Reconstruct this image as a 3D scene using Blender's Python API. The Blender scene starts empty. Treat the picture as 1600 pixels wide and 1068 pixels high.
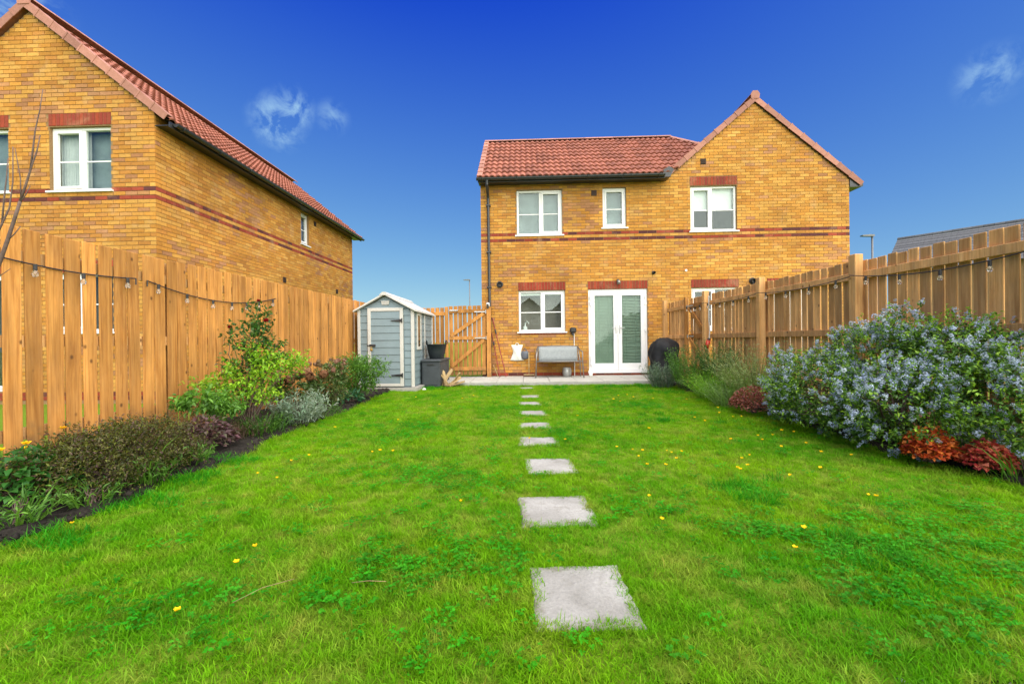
import bpy, math, random
import numpy as np
from mathutils import Vector, Matrix, Euler

random.seed(11)
RNG = np.random.default_rng(11)
S = bpy.context.scene
COL = S.collection
R = math.radians

# ------------------------------------------------------------------ camera
CAM_Z = 1.02
cam = bpy.data.cameras.new('camera')
cam.sensor_width = 36.0
cam.lens = 675.0 / 1600.0 * 36.0
cam.clip_start = 0.05
cam.clip_end = 2000
cam_o = bpy.data.objects.new('camera', cam)
COL.objects.link(cam_o)
cam_o.matrix_world = (Matrix.Translation((0, 0, CAM_Z)) @ Matrix.Rotation(R(90) - 0.003, 4, 'X')
                      @ Matrix.Rotation(-0.012, 4, 'Z'))
S.camera = cam_o

# ------------------------------------------------------------------ sky, sun, exposure
SUN_DIR = Vector((0.64, -0.90, 1.30)).normalized()      # towards the sun
SUN_EL = math.asin(SUN_DIR.z)
SUN_AZ = math.atan2(SUN_DIR.x, SUN_DIR.y)               # clockwise from +Y
W = bpy.data.worlds.new('World')
S.world = W
W.use_nodes = True
wn, wl = W.node_tree.nodes, W.node_tree.links
wn.clear()


def nd(nodes, typ, **kw):
    n = nodes.new(typ)
    for k, v in kw.items():
        setattr(n, k, v)
    return n


w_out = nd(wn, 'ShaderNodeOutputWorld')
w_bg = nd(wn, 'ShaderNodeBackground')
w_bg.inputs['Strength'].default_value = 0.11
sky = nd(wn, 'ShaderNodeTexSky', sky_type='NISHITA')
sky.sun_disc = False
sky.sun_elevation = SUN_EL
sky.sun_rotation = SUN_AZ
sky.altitude = 200
sky.air_density = 1.0
sky.dust_density = 0.3
sky.ozone_density = 3.0
# the photograph's strongly graded sky: one fixed tone curve per channel
sp_ = nd(wn, 'ShaderNodeSeparateColor')
cb_ = nd(wn, 'ShaderNodeCombineColor')
wl.new(sky.outputs[0], sp_.inputs[0])
for i_, (off, pw, gn) in enumerate(((0.72, 0.82, 0.57), (1.20, 0.62, 1.08), (0.0, 0.262, 2.24))):
    ms_ = nd(wn, 'ShaderNodeMath', operation='SUBTRACT')
    ms_.inputs[1].default_value = off
    mm_ = nd(wn, 'ShaderNodeMath', operation='MAXIMUM')
    mm_.inputs[1].default_value = 0.03
    mp_ = nd(wn, 'ShaderNodeMath', operation='POWER')
    mp_.inputs[1].default_value = pw
    mg_ = nd(wn, 'ShaderNodeMath', operation='MULTIPLY')
    mg_.inputs[1].default_value = gn
    wl.new(sp_.outputs[i_], ms_.inputs[0])
    wl.new(ms_.outputs[0], mm_.inputs[0])
    wl.new(mm_.outputs[0], mp_.inputs[0])
    wl.new(mp_.outputs[0], mg_.inputs[0])
    wl.new(mg_.outputs[0], cb_.inputs[i_])
# thin wisps of cloud in a few places of the sky
tc = nd(wn, 'ShaderNodeTexCoord')
nz = nd(wn, 'ShaderNodeTexNoise')
nz.inputs['Scale'].default_value = 24
nz.inputs['Detail'].default_value = 9
nz.inputs['Roughness'].default_value = 0.62
nz.inputs['Distortion'].default_value = 0.4
wl.new(tc.outputs['Generated'], nz.inputs['Vector'])
mask_out = None
for (dx, dy, dz, rad, amp) in ((-0.535, 1, 0.51, 0.062, 1.3), (-0.50, 1, 0.54, 0.05, 1.1), (-0.41, 1, 0.52, 0.04, 0.6),
                               (1.115, 1, 0.602, 0.050, 0.8), (-1.19, 1, 0.80, 0.09, 1.0)):
    v = Vector((dx, dy, dz)).normalized()
    sub = nd(wn, 'ShaderNodeVectorMath', operation='DISTANCE')
    sub.inputs[1].default_value = v
    wl.new(tc.outputs['Generated'], sub.inputs[0])
    mr = nd(wn, 'ShaderNodeMapRange', interpolation_type='SMOOTHSTEP')
    mr.inputs['From Min'].default_value = rad
    mr.inputs['From Max'].default_value = 0.0
    mr.inputs['To Min'].default_value = 0.0
    mr.inputs['To Max'].default_value = amp
    wl.new(sub.outputs['Value'], mr.inputs['Value'])
    if mask_out is None:
        mask_out = mr.outputs[0]
    else:
        mx = nd(wn, 'ShaderNodeMath', operation='MAXIMUM')
        wl.new(mask_out, mx.inputs[0])
        wl.new(mr.outputs[0], mx.inputs[1])
        mask_out = mx.outputs[0]
cr = nd(wn, 'ShaderNodeMapRange')
cr.inputs['From Min'].default_value = 0.43
cr.inputs['From Max'].default_value = 0.64
wl.new(nz.outputs['Fac'], cr.inputs['Value'])
cm = nd(wn, 'ShaderNodeMath', operation='MULTIPLY')
wl.new(cr.outputs[0], cm.inputs[0])
wl.new(mask_out, cm.inputs[1])
cm2 = nd(wn, 'ShaderNodeMath', operation='MULTIPLY', use_clamp=True)
cm2.inputs[1].default_value = 1.15
wl.new(cm.outputs[0], cm2.inputs[0])
mixc = nd(wn, 'ShaderNodeMix', data_type='RGBA')
mixc.inputs['B'].default_value = (1.5, 2.6, 4.0, 1)
wl.new(cm2.outputs[0], mixc.inputs['Factor'])
wl.new(cb_.outputs[0], mixc.inputs['A'])
wl.new(mixc.outputs['Result'], w_bg.inputs['Color'])
wl.new(w_bg.outputs[0], w_out.inputs['Surface'])

sun = bpy.data.lights.new('sun', 'SUN')
sun.energy = 5.0
sun.angle = R(115)
sun.color = (1.0, 0.92, 0.78)
sun_o = bpy.data.objects.new('sun', sun)
COL.objects.link(sun_o)
sun_o.rotation_euler = (-SUN_DIR).to_track_quat('-Z', 'Y').to_euler()

S.view_settings.view_transform = 'Standard'
S.view_settings.look = 'None'
S.view_settings.exposure = 0.93
S.view_settings.gamma = 1.0
S.render.engine = 'CYCLES'
S.cycles.max_bounces = 8
S.cycles.transparent_max_bounces = 12
S.cycles.use_denoising = True


# ------------------------------------------------------------------ tagging helpers
def tag(o, label=None, cat=None, group=None, kind=None):
    if label:
        o['label'] = label
    if cat:
        o['category'] = cat
    if group:
        o['group'] = group
    if kind:
        o['kind'] = kind
    return o


def emp(name, loc=(0, 0, 0), rz=0.0, label=None, cat=None, group=None, kind=None):
    o = bpy.data.objects.new(name, None)
    o.empty_display_size = 0.1
    COL.objects.link(o)
    o.location = loc
    o.rotation_euler = (0, 0, rz)
    return tag(o, label, cat, group, kind)


def link(name, me, parent=None, loc=(0, 0, 0), rot=(0, 0, 0), scale=None):
    o = bpy.data.objects.new(name, me)
    COL.objects.link(o)
    o.parent = parent
    o.location = loc
    o.rotation_euler = rot
    if scale:
        o.scale = scale
    return o


# ------------------------------------------------------------------ materials
MATS = {}


class NT:
    """small helper round a material node tree"""
    def __init__(self, name):
        self.m = bpy.data.materials.new(name)
        self.m.use_nodes = True
        self.t = self.m.node_tree
        self.n = self.t.nodes
        self.l = self.t.links
        self.b = self.n['Principled BSDF']
        self.out = self.n['Material Output']
        MATS[name] = self.m

    def new(self, typ, **kw):
        return nd(self.n, typ, **kw)

    def ln(self, a, b):
        self.l.new(a, b)

    def noise(self, vec=None, scale=5, detail=4, rough=0.55, dist=0.0):
        x = self.new('ShaderNodeTexNoise')
        x.inputs['Scale'].default_value = scale
        x.inputs['Detail'].default_value = detail
        x.inputs['Roughness'].default_value = rough
        x.inputs['Distortion'].default_value = dist
        if vec is not None:
            self.ln(vec, x.inputs['Vector'])
        return x

    def coord(self, kind='Object', scale=None, rnd=False):
        t = self.new('ShaderNodeTexCoord')
        v = t.outputs[kind]
        if rnd:
            oi = self.new('ShaderNodeObjectInfo')
            ml = self.new('ShaderNodeMath', operation='MULTIPLY')
            ml.inputs[1].default_value = 57.0
            self.ln(oi.outputs['Random'], ml.inputs[0])
            ad = self.new('ShaderNodeVectorMath', operation='ADD')
            self.ln(v, ad.inputs[0])
            self.ln(ml.outputs[0], ad.inputs[1])
            v = ad.outputs[0]
        if scale:
            mp = self.new('ShaderNodeMapping')
            mp.inputs['Scale'].default_value = scale
            self.ln(v, mp.inputs['Vector'])
            v = mp.outputs[0]
        return v

    def world(self):
        return self.new('ShaderNodeNewGeometry').outputs['Position']

    def rng(self, val, a, b, c=0.0, d=1.0, smooth=False):
        m = self.new('ShaderNodeMapRange')
        if smooth:
            m.interpolation_type = 'SMOOTHSTEP'
        for i, k in enumerate((a, b, c, d)):
            m.inputs[i + 1].default_value = k
        self.ln(val, m.inputs[0])
        return m.outputs[0]

    def mix(self, fac, a, b, blend='MIX'):
        m = self.new('ShaderNodeMix', data_type='RGBA', blend_type=blend)
        for s, v in (('Factor', fac), ('A', a), ('B', b)):
            if isinstance(v, (int, float)):
                m.inputs[s].default_value = v
            elif isinstance(v, tuple):
                m.inputs[s].default_value = (*v, 1) if len(v) == 3 else v
            else:
                self.ln(v, m.inputs[s])
        return m.outputs['Result']

    def bump(self, h, strength=0.3, dist=0.01):
        b = self.new('ShaderNodeBump')
        b.inputs['Strength'].default_value = strength
        b.inputs['Distance'].default_value = dist
        self.ln(h, b.inputs['Height'])
        self.ln(b.outputs[0], self.b.inputs['Normal'])

    def base(self, c, rough=0.6, spec=0.4, metal=0.0):
        if isinstance(c, tuple):
            self.b.inputs['Base Color'].default_value = (*c, 1)
        else:
            self.ln(c, self.b.inputs['Base Color'])
        self.b.inputs['Roughness'].default_value = rough
        self.b.inputs['Specular IOR Level'].default_value = spec
        self.b.inputs['Metallic'].default_value = metal
        return self.m


def m_plain(name, c, rough=0.5, spec=0.4, metal=0.0, var=0.12, scale=9, bump=0.0, rnd=False):
    t = NT(name)
    v = t.coord('Object', rnd=True)
    n = t.noise(v, scale, 5, 0.6)
    f = t.rng(n.outputs['Fac'], 0.3, 0.7, 1 - var, 1 + var)
    k = t.new('ShaderNodeMix', data_type='RGBA', blend_type='MULTIPLY')
    k.inputs['Factor'].default_value = 1
    k.inputs['A'].default_value = (*c, 1)
    t.ln(f, k.inputs['B'])
    t.base(k.outputs['Result'], rough, spec, metal)
    if bump:
        n2 = t.noise(v, scale * 12, 3, 0.6)
        t.bump(n2.outputs['Fac'], bump, 0.004)
    return t.m


def m_brick():
    t = NT('brick')
    at = t.new('ShaderNodeAttribute', attribute_name='Col')
    p = t.world()
    n1 = t.noise(p, 28, 5, 0.65)
    n2 = t.noise(p, 0.9, 3, 0.5)
    c = t.mix(1.0, at.outputs['Color'], t.rng(n1.outputs['Fac'], 0.25, 0.75, 0.80, 1.18), 'MULTIPLY')
    c = t.mix(1.0, c, t.rng(n2.outputs['Fac'], 0.3, 0.7, 0.80, 1.12), 'MULTIPLY')
    n4 = t.noise(p, 2.3, 5, 0.7, 0.6)
    c = t.mix(t.rng(n4.outputs['Fac'], 0.54, 0.74, 0, 0.38), c, (0.50, 0.34, 0.20))
    # iron-dark drags in the brick face
    mp = t.new('ShaderNodeMapping')
    mp.inputs['Scale'].default_value = (9, 9, 60)
    t.ln(p, mp.inputs['Vector'])
    n3 = t.noise(mp.outputs[0], 1.0, 3, 0.6)
    c = t.mix(t.rng(n3.outputs['Fac'], 0.58, 0.75, 0, 0.35), c, (0.20, 0.095, 0.04))
    t.base(c, 0.88, 0.25)
    t.bump(t.noise(p, 90, 4, 0.7).outputs['Fac'], 0.35, 0.004)
    return t.m


def m_mortar():
    t = NT('mortar')
    p = t.world()
    n = t.noise(p, 40, 4, 0.6)
    c = t.mix(t.rng(n.outputs['Fac'], 0.3, 0.7), (0.22, 0.135, 0.06), (0.33, 0.215, 0.11))
    t.base(c, 0.95, 0.1)
    t.bump(n.outputs['Fac'], 0.3, 0.004)
    return t.m


def m_wood(name, a, b, grey=0.0, knot=(0.12, 0.05, 0.016)):
    """sawn softwood, grain along local z"""
    t = NT(name)
    v = t.coord('Object', rnd=True)
    oi = t.new('ShaderNodeObjectInfo')
    mp = t.new('ShaderNodeMapping')
    mp.inputs['Scale'].default_value = (26, 26, 0.9)
    t.ln(v, mp.inputs['Vector'])
    g = t.noise(mp.outputs[0], 1.6, 5, 0.65, 0.9)
    c = t.mix(t.rng(g.outputs['Fac'], 0.34, 0.64), a, b)
    # broad stain
    mp2 = t.new('ShaderNodeMapping')
    mp2.inputs['Scale'].default_value = (5, 5, 1.2)
    t.ln(v, mp2.inputs['Vector'])
    n2 = t.noise(mp2.outputs[0], 1.3, 4, 0.6)
    c = t.mix(1.0, c, t.rng(n2.outputs['Fac'], 0.3, 0.7, 0.70, 1.18), 'MULTIPLY')
    # knots
    mp3 = t.new('ShaderNodeMapping')
    mp3.inputs['Scale'].default_value = (7.5, 3.0, 5.2)
    t.ln(v, mp3.inputs['Vector'])
    vo = t.new('ShaderNodeTexVoronoi')
    vo.inputs['Scale'].default_value = 1.0
    t.ln(mp3.outputs[0], vo.inputs['Vector'])
    kn = t.rng(vo.outputs['Distance'], 0.035, 0.15, 0.9, 0.0, True)
    c = t.mix(kn, c, knot)
    # per-board tone
    c = t.mix(1.0, c, t.rng(oi.outputs['Random'], 0, 1, 0.72, 1.16), 'MULTIPLY')
    if grey:
        n4 = t.noise(mp2.outputs[0], 2.7, 4, 0.7)
        c = t.mix(t.rng(n4.outputs['Fac'], 0.42, 0.72, 0, grey), c, (0.19, 0.15, 0.11))
    tz = t.new('ShaderNodeTexCoord')
    sz = t.new('ShaderNodeSeparateXYZ')
    t.ln(tz.outputs['Object'], sz.inputs[0])
    n5 = t.noise(v, 6, 4, 0.6)
    hz = t.new('ShaderNodeMath', operation='ADD')
    t.ln(sz.outputs['Z'], hz.inputs[0])
    t.ln(t.rng(n5.outputs['Fac'], 0.3, 0.7, -0.18, 0.18), hz.inputs[1])
    c = t.mix(t.rng(hz.outputs[0], 0.02, 0.32, 0.55, 0.0, True), c, (0.14, 0.095, 0.05))
    t.base(c, 0.82, 0.2)
    t.bump(g.outputs['Fac'], 0.35, 0.004)
    return t.m


def m_leaf(name, trans=0.35, rough=0.5, spec=0.35):
    t = NT(name)
    at = t.new('ShaderNodeAttribute', attribute_name='Col')
    t.base(at.outputs['Color'], rough, spec)
    tr = t.new('ShaderNodeBsdfTranslucent')
    br = t.mix(1.0, at.outputs['Color'], (1.25, 1.3, 0.7), 'MULTIPLY')
    t.ln(br, tr.inputs['Color'])
    mx = t.new('ShaderNodeMixShader')
    mx.inputs[0].default_value = trans
    t.ln(t.b.outputs[0], mx.inputs[1])
    t.ln(tr.outputs[0], mx.inputs[2])
    t.ln(mx.outputs[0], t.out.inputs['Surface'])
    return t.m


def m_grass(name, c_a, c_b, c_dry, tr=0.4):
    t = NT(name)
    p = t.world()
    oi = t.new('ShaderNodeObjectInfo')
    n1 = t.noise(p, 0.9, 5, 0.6, 0.3)
    n2 = t.noise(p, 5.5, 4, 0.6)
    c = t.mix(t.rng(n1.outputs['Fac'], 0.36, 0.64), c_a, c_b)
    n3 = t.noise(p, 1.7, 5, 0.65, 0.5)
    c = t.mix(t.rng(n2.outputs['Fac'], 0.50, 0.74, 0, 0.7), c, c_dry)
    c = t.mix(t.rng(n3.outputs['Fac'], 0.54, 0.72, 0, 0.55), c, c_dry)
    at = t.new('ShaderNodeAttribute', attribute_name='Col')
    c = t.mix(1.0, c, at.outputs['Color'], 'MULTIPLY')
    c = t.mix(1.0, c, t.rng(oi.outputs['Random'], 0, 1, 0.72, 1.22), 'MULTIPLY')
    t.base(c, 0.6, 0.12)
    trn = t.new('ShaderNodeBsdfTranslucent')
    t.ln(t.mix(1.0, c, (1.2, 1.25, 0.7), 'MULTIPLY'), trn.inputs['Color'])
    mx = t.new('ShaderNodeMixShader')
    mx.inputs[0].default_value = tr
    t.ln(t.b.outputs[0], mx.inputs[1])
    t.ln(trn.outputs[0], mx.inputs[2])
    t.ln(mx.outputs[0], t.out.inputs['Surface'])
    return t.m


def m_glass(name, refl=0.34, tint=(0.75, 0.85, 0.84)):
    t = NT(name)
    t.n.remove(t.b)
    gl = t.new('ShaderNodeBsdfGlossy')
    gl.inputs['Roughness'].default_value = 0.012
    gl.inputs['Color'].default_value = (0.86, 0.95, 0.95, 1)
    p = t.world()
    nn = t.noise(p, 1.6, 2, 0.5)
    bp = t.new('ShaderNodeBump')
    bp.inputs['Strength'].default_value = 0.03
    bp.inputs['Distance'].default_value = 0.02
    t.ln(nn.outputs['Fac'], bp.inputs['Height'])
    t.ln(bp.outputs[0], gl.inputs['Normal'])
    tr = t.new('ShaderNodeBsdfTransparent')
    tr.inputs['Color'].default_value = (*tint, 1)
    fr = t.new('ShaderNodeLayerWeight')
    fr.inputs['Blend'].default_value = 0.5
    pw = t.new('ShaderNodeMath', operation='POWER')
    pw.inputs[1].default_value = 4.0
    t.ln(fr.outputs['Facing'], pw.inputs[0])
    f = t.rng(pw.outputs[0], 0.0, 1.0, refl, 1.0)
    mx = t.new('ShaderNodeMixShader')
    t.ln(f, mx.inputs[0])
    t.ln(tr.outputs[0], mx.inputs[1])
    t.ln(gl.outputs[0], mx.inputs[2])
    t.ln(mx.outputs[0], t.out.inputs['Surface'])
    return t.m


def m_tile(name, a, b):
    t = NT(name)
    oi = t.new('ShaderNodeObjectInfo')
    v = t.coord('Object', rnd=True)
    n = t.noise(v, 14, 5, 0.65)
    c = t.mix(t.rng(n.outputs['Fac'], 0.3, 0.7), a, b)
    c = t.mix(1.0, c, t.rng(oi.outputs['Random'], 0, 1, 0.74, 1.14), 'MULTIPLY')
    t.base(c, 0.75, 0.3)
    t.bump(t.noise(v, 120, 3, 0.7).outputs['Fac'], 0.2, 0.003)
    return t.m


def m_soil():
    t = NT('soil')
    p = t.world()
    n = t.noise(p, 22, 6, 0.7)
    n2 = t.noise(p, 2.2, 3, 0.5)
    c = t.mix(t.rng(n.outputs['Fac'], 0.3, 0.7), (0.010, 0.009, 0.0075), (0.042, 0.036, 0.030))
    c = t.mix(t.rng(n2.outputs['Fac'], 0.5, 0.7, 0, 0.4), c, (0.055, 0.046, 0.036))
    t.base(c, 0.95, 0.15)
    t.bump(n.outputs['Fac'], 0.9, 0.03)
    return t.m


def m_stone(name, a, b, stain, edge=0.0):
    t = NT(name)
    v = t.coord('Object', rnd=True)
    n = t.noise(v, 3.2, 6, 0.68, 0.4)
    n2 = t.noise(v, 60, 4, 0.7)
    c = t.mix(t.rng(n.outputs['Fac'], 0.3, 0.7), a, b)
    n3 = t.noise(v, 7, 5, 0.7)
    c = t.mix(t.rng(n3.outputs['Fac'], 0.55, 0.72, 0, 0.55), c, stain)
    c = t.mix(1.0, c, t.rng(n2.outputs['Fac'], 0.3, 0.7, 0.86, 1.1), 'MULTIPLY')
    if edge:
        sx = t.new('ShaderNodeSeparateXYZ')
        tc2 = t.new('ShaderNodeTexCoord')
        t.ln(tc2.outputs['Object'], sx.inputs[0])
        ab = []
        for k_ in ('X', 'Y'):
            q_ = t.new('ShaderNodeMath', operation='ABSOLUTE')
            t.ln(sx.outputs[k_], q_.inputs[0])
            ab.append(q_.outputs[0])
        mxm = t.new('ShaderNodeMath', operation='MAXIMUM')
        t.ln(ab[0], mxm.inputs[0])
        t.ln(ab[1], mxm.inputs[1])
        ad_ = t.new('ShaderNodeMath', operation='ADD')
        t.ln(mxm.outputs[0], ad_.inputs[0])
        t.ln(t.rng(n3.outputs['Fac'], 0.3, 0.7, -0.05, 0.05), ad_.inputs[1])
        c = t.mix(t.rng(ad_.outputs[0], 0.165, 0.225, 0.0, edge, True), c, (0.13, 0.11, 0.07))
    t.base(c, 0.85, 0.25)
    h = t.new('ShaderNodeMath', operation='ADD')
    t.ln(n.outputs['Fac'], h.inputs[0])
    t.ln(n2.outputs['Fac'], h.inputs[1])
    t.bump(h.outputs[0], 0.45, 0.012)
    return t.m


def m_lawn():
    t = NT('lawn_ground')
    p = t.world()
    n = t.noise(p, 30, 6, 0.7)
    n2 = t.noise(p, 0.9, 5, 0.6, 0.3)
    c = t.mix(t.rng(n.outputs['Fac'], 0.3, 0.7), (0.09, 0.16, 0.010), (0.18, 0.28, 0.018))
    c = t.mix(t.rng(n2.outputs['Fac'], 0.4, 0.65, 0, 0.5), c, (0.15, 0.20, 0.02))
    t.base(c, 0.95, 0.1)
    t.bump(n.outputs['Fac'], 0.8, 0.03)
    return t.m


m_brick(); m_mortar(); m_soil(); m_lawn()
m_wood('fence_wood', (0.42, 0.170, 0.036), (0.66, 0.315, 0.080), grey=0.14)
m_wood('gate_wood', (0.38, 0.16, 0.038), (0.56, 0.27, 0.075))
m_wood('fence_wood_weathered', (0.54, 0.265, 0.085), (0.75, 0.44, 0.175), grey=0.30)
m_wood('pale_wood', (0.42, 0.29, 0.13), (0.58, 0.43, 0.22), grey=0.3, knot=(0.25, 0.15, 0.06))
m_leaf('leaf'); m_leaf('leaf_matt', 0.25, 0.8, 0.15); m_leaf('petal', 0.3, 0.75, 0.15); m_leaf('stem', 0.02, 0.8, 0.2)
m_grass('grass', (0.110, 0.370, 0.005), (0.235, 0.460, 0.007), (0.44, 0.45, 0.08), 0.45)
m_grass('clover', (0.028, 0.270, 0.006), (0.060, 0.345, 0.008), (0.10, 0.36, 0.02), 0.4)
m_tile('roof_tile', (0.245, 0.080, 0.048), (0.345, 0.128, 0.082))
m_tile('verge_tile', (0.345, 0.155, 0.11), (0.43, 0.205, 0.15))
m_tile('grey_tile', (0.085, 0.09, 0.095), (0.14, 0.145, 0.15))
m_plain('white_upvc', (0.80, 0.80, 0.79), 0.32, 0.5, var=0.03)
m_plain('white_plastic', (0.74, 0.74, 0.71), 0.45, 0.4, var=0.06)
m_plain('black_plastic', (0.022, 0.022, 0.024), 0.42, 0.5, var=0.2)
m_plain('brown_vent', (0.055, 0.03, 0.02), 0.6, 0.3, var=0.2)
m_plain('gutter_black', (0.028, 0.03, 0.033), 0.35, 0.5, var=0.25)
m_plain('shed_grey', (0.185, 0.245, 0.270), 0.55, 0.3, var=0.07, scale=6, bump=0.25)
m_plain('shed_white', (0.52, 0.51, 0.475), 0.55, 0.35, var=0.06)
m_plain('steel', (0.50, 0.50, 0.50), 0.35, 0.5, 0.9, var=0.15)
m_plain('dull_steel', (0.27, 0.255, 0.235), 0.45, 0.5, 0.7, var=0.2)
m_plain('silver_pot', (0.42, 0.42, 0.41), 0.35, 0.5, 0.6, var=0.25)
m_plain('mesh_fabric', (0.29, 0.315, 0.315), 0.75, 0.2, var=0.1, scale=20, bump=0.4)
m_plain('box_grey', (0.052, 0.060, 0.068), 0.6, 0.3, var=0.16, scale=7, bump=0.3)
m_plain('trug_black', (0.018, 0.024, 0.028), 0.55, 0.35, var=0.2)
m_plain('cover_black', (0.014, 0.015, 0.017), 0.7, 0.3, var=0.3, scale=5)
m_plain('bag_white', (0.75, 0.76, 0.70), 0.6, 0.3, var=0.08)
m_plain('pouch_grey', (0.13, 0.14, 0.165), 0.7, 0.2, var=0.2)
m_plain('red_pole', (0.25, 0.03, 0.035), 0.5, 0.4, var=0.2)
m_plain('red_plastic', (0.55, 0.03, 0.015), 0.4, 0.5, var=0.1)
m_plain('rope', (0.62, 0.6, 0.55), 0.8, 0.2, var=0.15)
m_plain('brass', (0.55, 0.38, 0.10), 0.35, 0.5, 0.9, var=0.15)
m_plain('lamp_grey', (0.16, 0.165, 0.17), 0.5, 0.4, 0.3, var=0.1)
m_plain('room', (0.46, 0.42, 0.37), 0.9, 0.1, var=0.2, scale=1.4)
m_plain('curtain', (0.62, 0.62, 0.60), 0.85, 0.1, var=0.08)
m_plain('net_curtain', (0.20, 0.235, 0.235), 0.85, 0.1, var=0.25, scale=3)  # for panels added to lighten upstairs panes, and the side window's net
m_plain('door_blind', (0.30, 0.34, 0.29), 0.6, 0.3, var=0.12, scale=2.5)  # white blinds, their shade put into a darker base colour
m_plain('kitchen_unit', (0.42, 0.37, 0.33), 0.7, 0.2, var=0.3, scale=2)  # for the panel added to lighten the kitchen window
m_plain('far_brick', (0.50, 0.33, 0.19), 0.9, 0.1, var=0.15)
m_plain('blind', (0.70, 0.70, 0.66), 0.6, 0.3, var=0.05)
m_plain('bark', (0.145, 0.10, 0.085), 0.85, 0.2, var=0.3, scale=25, bump=0.5)
m_plain('dark_wood', (0.10, 0.055, 0.03), 0.8, 0.2, var=0.3)
m_plain('concrete', (0.36, 0.345, 0.32), 0.9, 0.2, var=0.15, scale=12, bump=0.5)
m_plain('pebble', (0.20, 0.195, 0.185), 0.8, 0.3, var=0.35, scale=9)
m_stone('paving', (0.385, 0.38, 0.34), (0.48, 0.475, 0.43), (0.31, 0.285, 0.23))
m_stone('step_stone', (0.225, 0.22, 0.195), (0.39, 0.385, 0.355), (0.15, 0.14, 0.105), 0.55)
m_glass('window_glass', 0.038, (0.93, 0.97, 0.96)); m_glass('door_glass', 0.022, (0.88, 0.95, 0.91))
t_ = NT('bulb_glass')
t_.base((0.9, 0.88, 0.82), 0.06, 0.6)
t_.b.inputs['Transmission Weight'].default_value = 0.92
del t_


# ------------------------------------------------------------------ mesh builders
def pymesh(name, verts, faces, mat, cols=None, smooth=False):
    me = bpy.data.meshes.new(name)
    me.from_pydata([tuple(map(float, v)) for v in verts], [], [tuple(map(int, f)) for f in faces])
    if cols is not None:
        a = me.color_attributes.new('Col', 'FLOAT_COLOR', 'POINT')
        c = np.ones((len(verts), 4), np.float32)
        c[:, :3] = np.asarray(cols, np.float32)
        a.data.foreach_set('color', c.ravel())
    if smooth:
        me.polygons.foreach_set('use_smooth', [True] * len(me.polygons))
    if mat:
        me.materials.append(MATS[mat])
    me.update()
    return me


def npmesh(name, verts, tris, mat, cols=None, smooth=False):
    """fast triangle mesh from arrays"""
    me = bpy.data.meshes.new(name)
    v = np.ascontiguousarray(verts, np.float32)
    f = np.ascontiguousarray(tris, np.int32)
    me.vertices.add(len(v))
    me.vertices.foreach_set('co', v.ravel())
    me.loops.add(f.size)
    me.loops.foreach_set('vertex_index', f.ravel())
    me.polygons.add(len(f))
    me.polygons.foreach_set('loop_start', np.arange(0, f.size, 3, dtype=np.int32))
    try:
        me.polygons.foreach_set('loop_total', np.full(len(f), 3, np.int32))
    except Exception:
        pass
    me.update(calc_edges=True)
    if cols is not None:
        a = me.color_attributes.new('Col', 'FLOAT_COLOR', 'POINT')
        c = np.ones((len(v), 4), np.float32)
        c[:, :3] = cols
        a.data.foreach_set('color', c.ravel())
    if smooth:
        me.polygons.foreach_set('use_smooth', np.ones(len(f), bool))
    if mat:
        me.materials.append(MATS[mat])
    me.validate()
    return me


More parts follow.
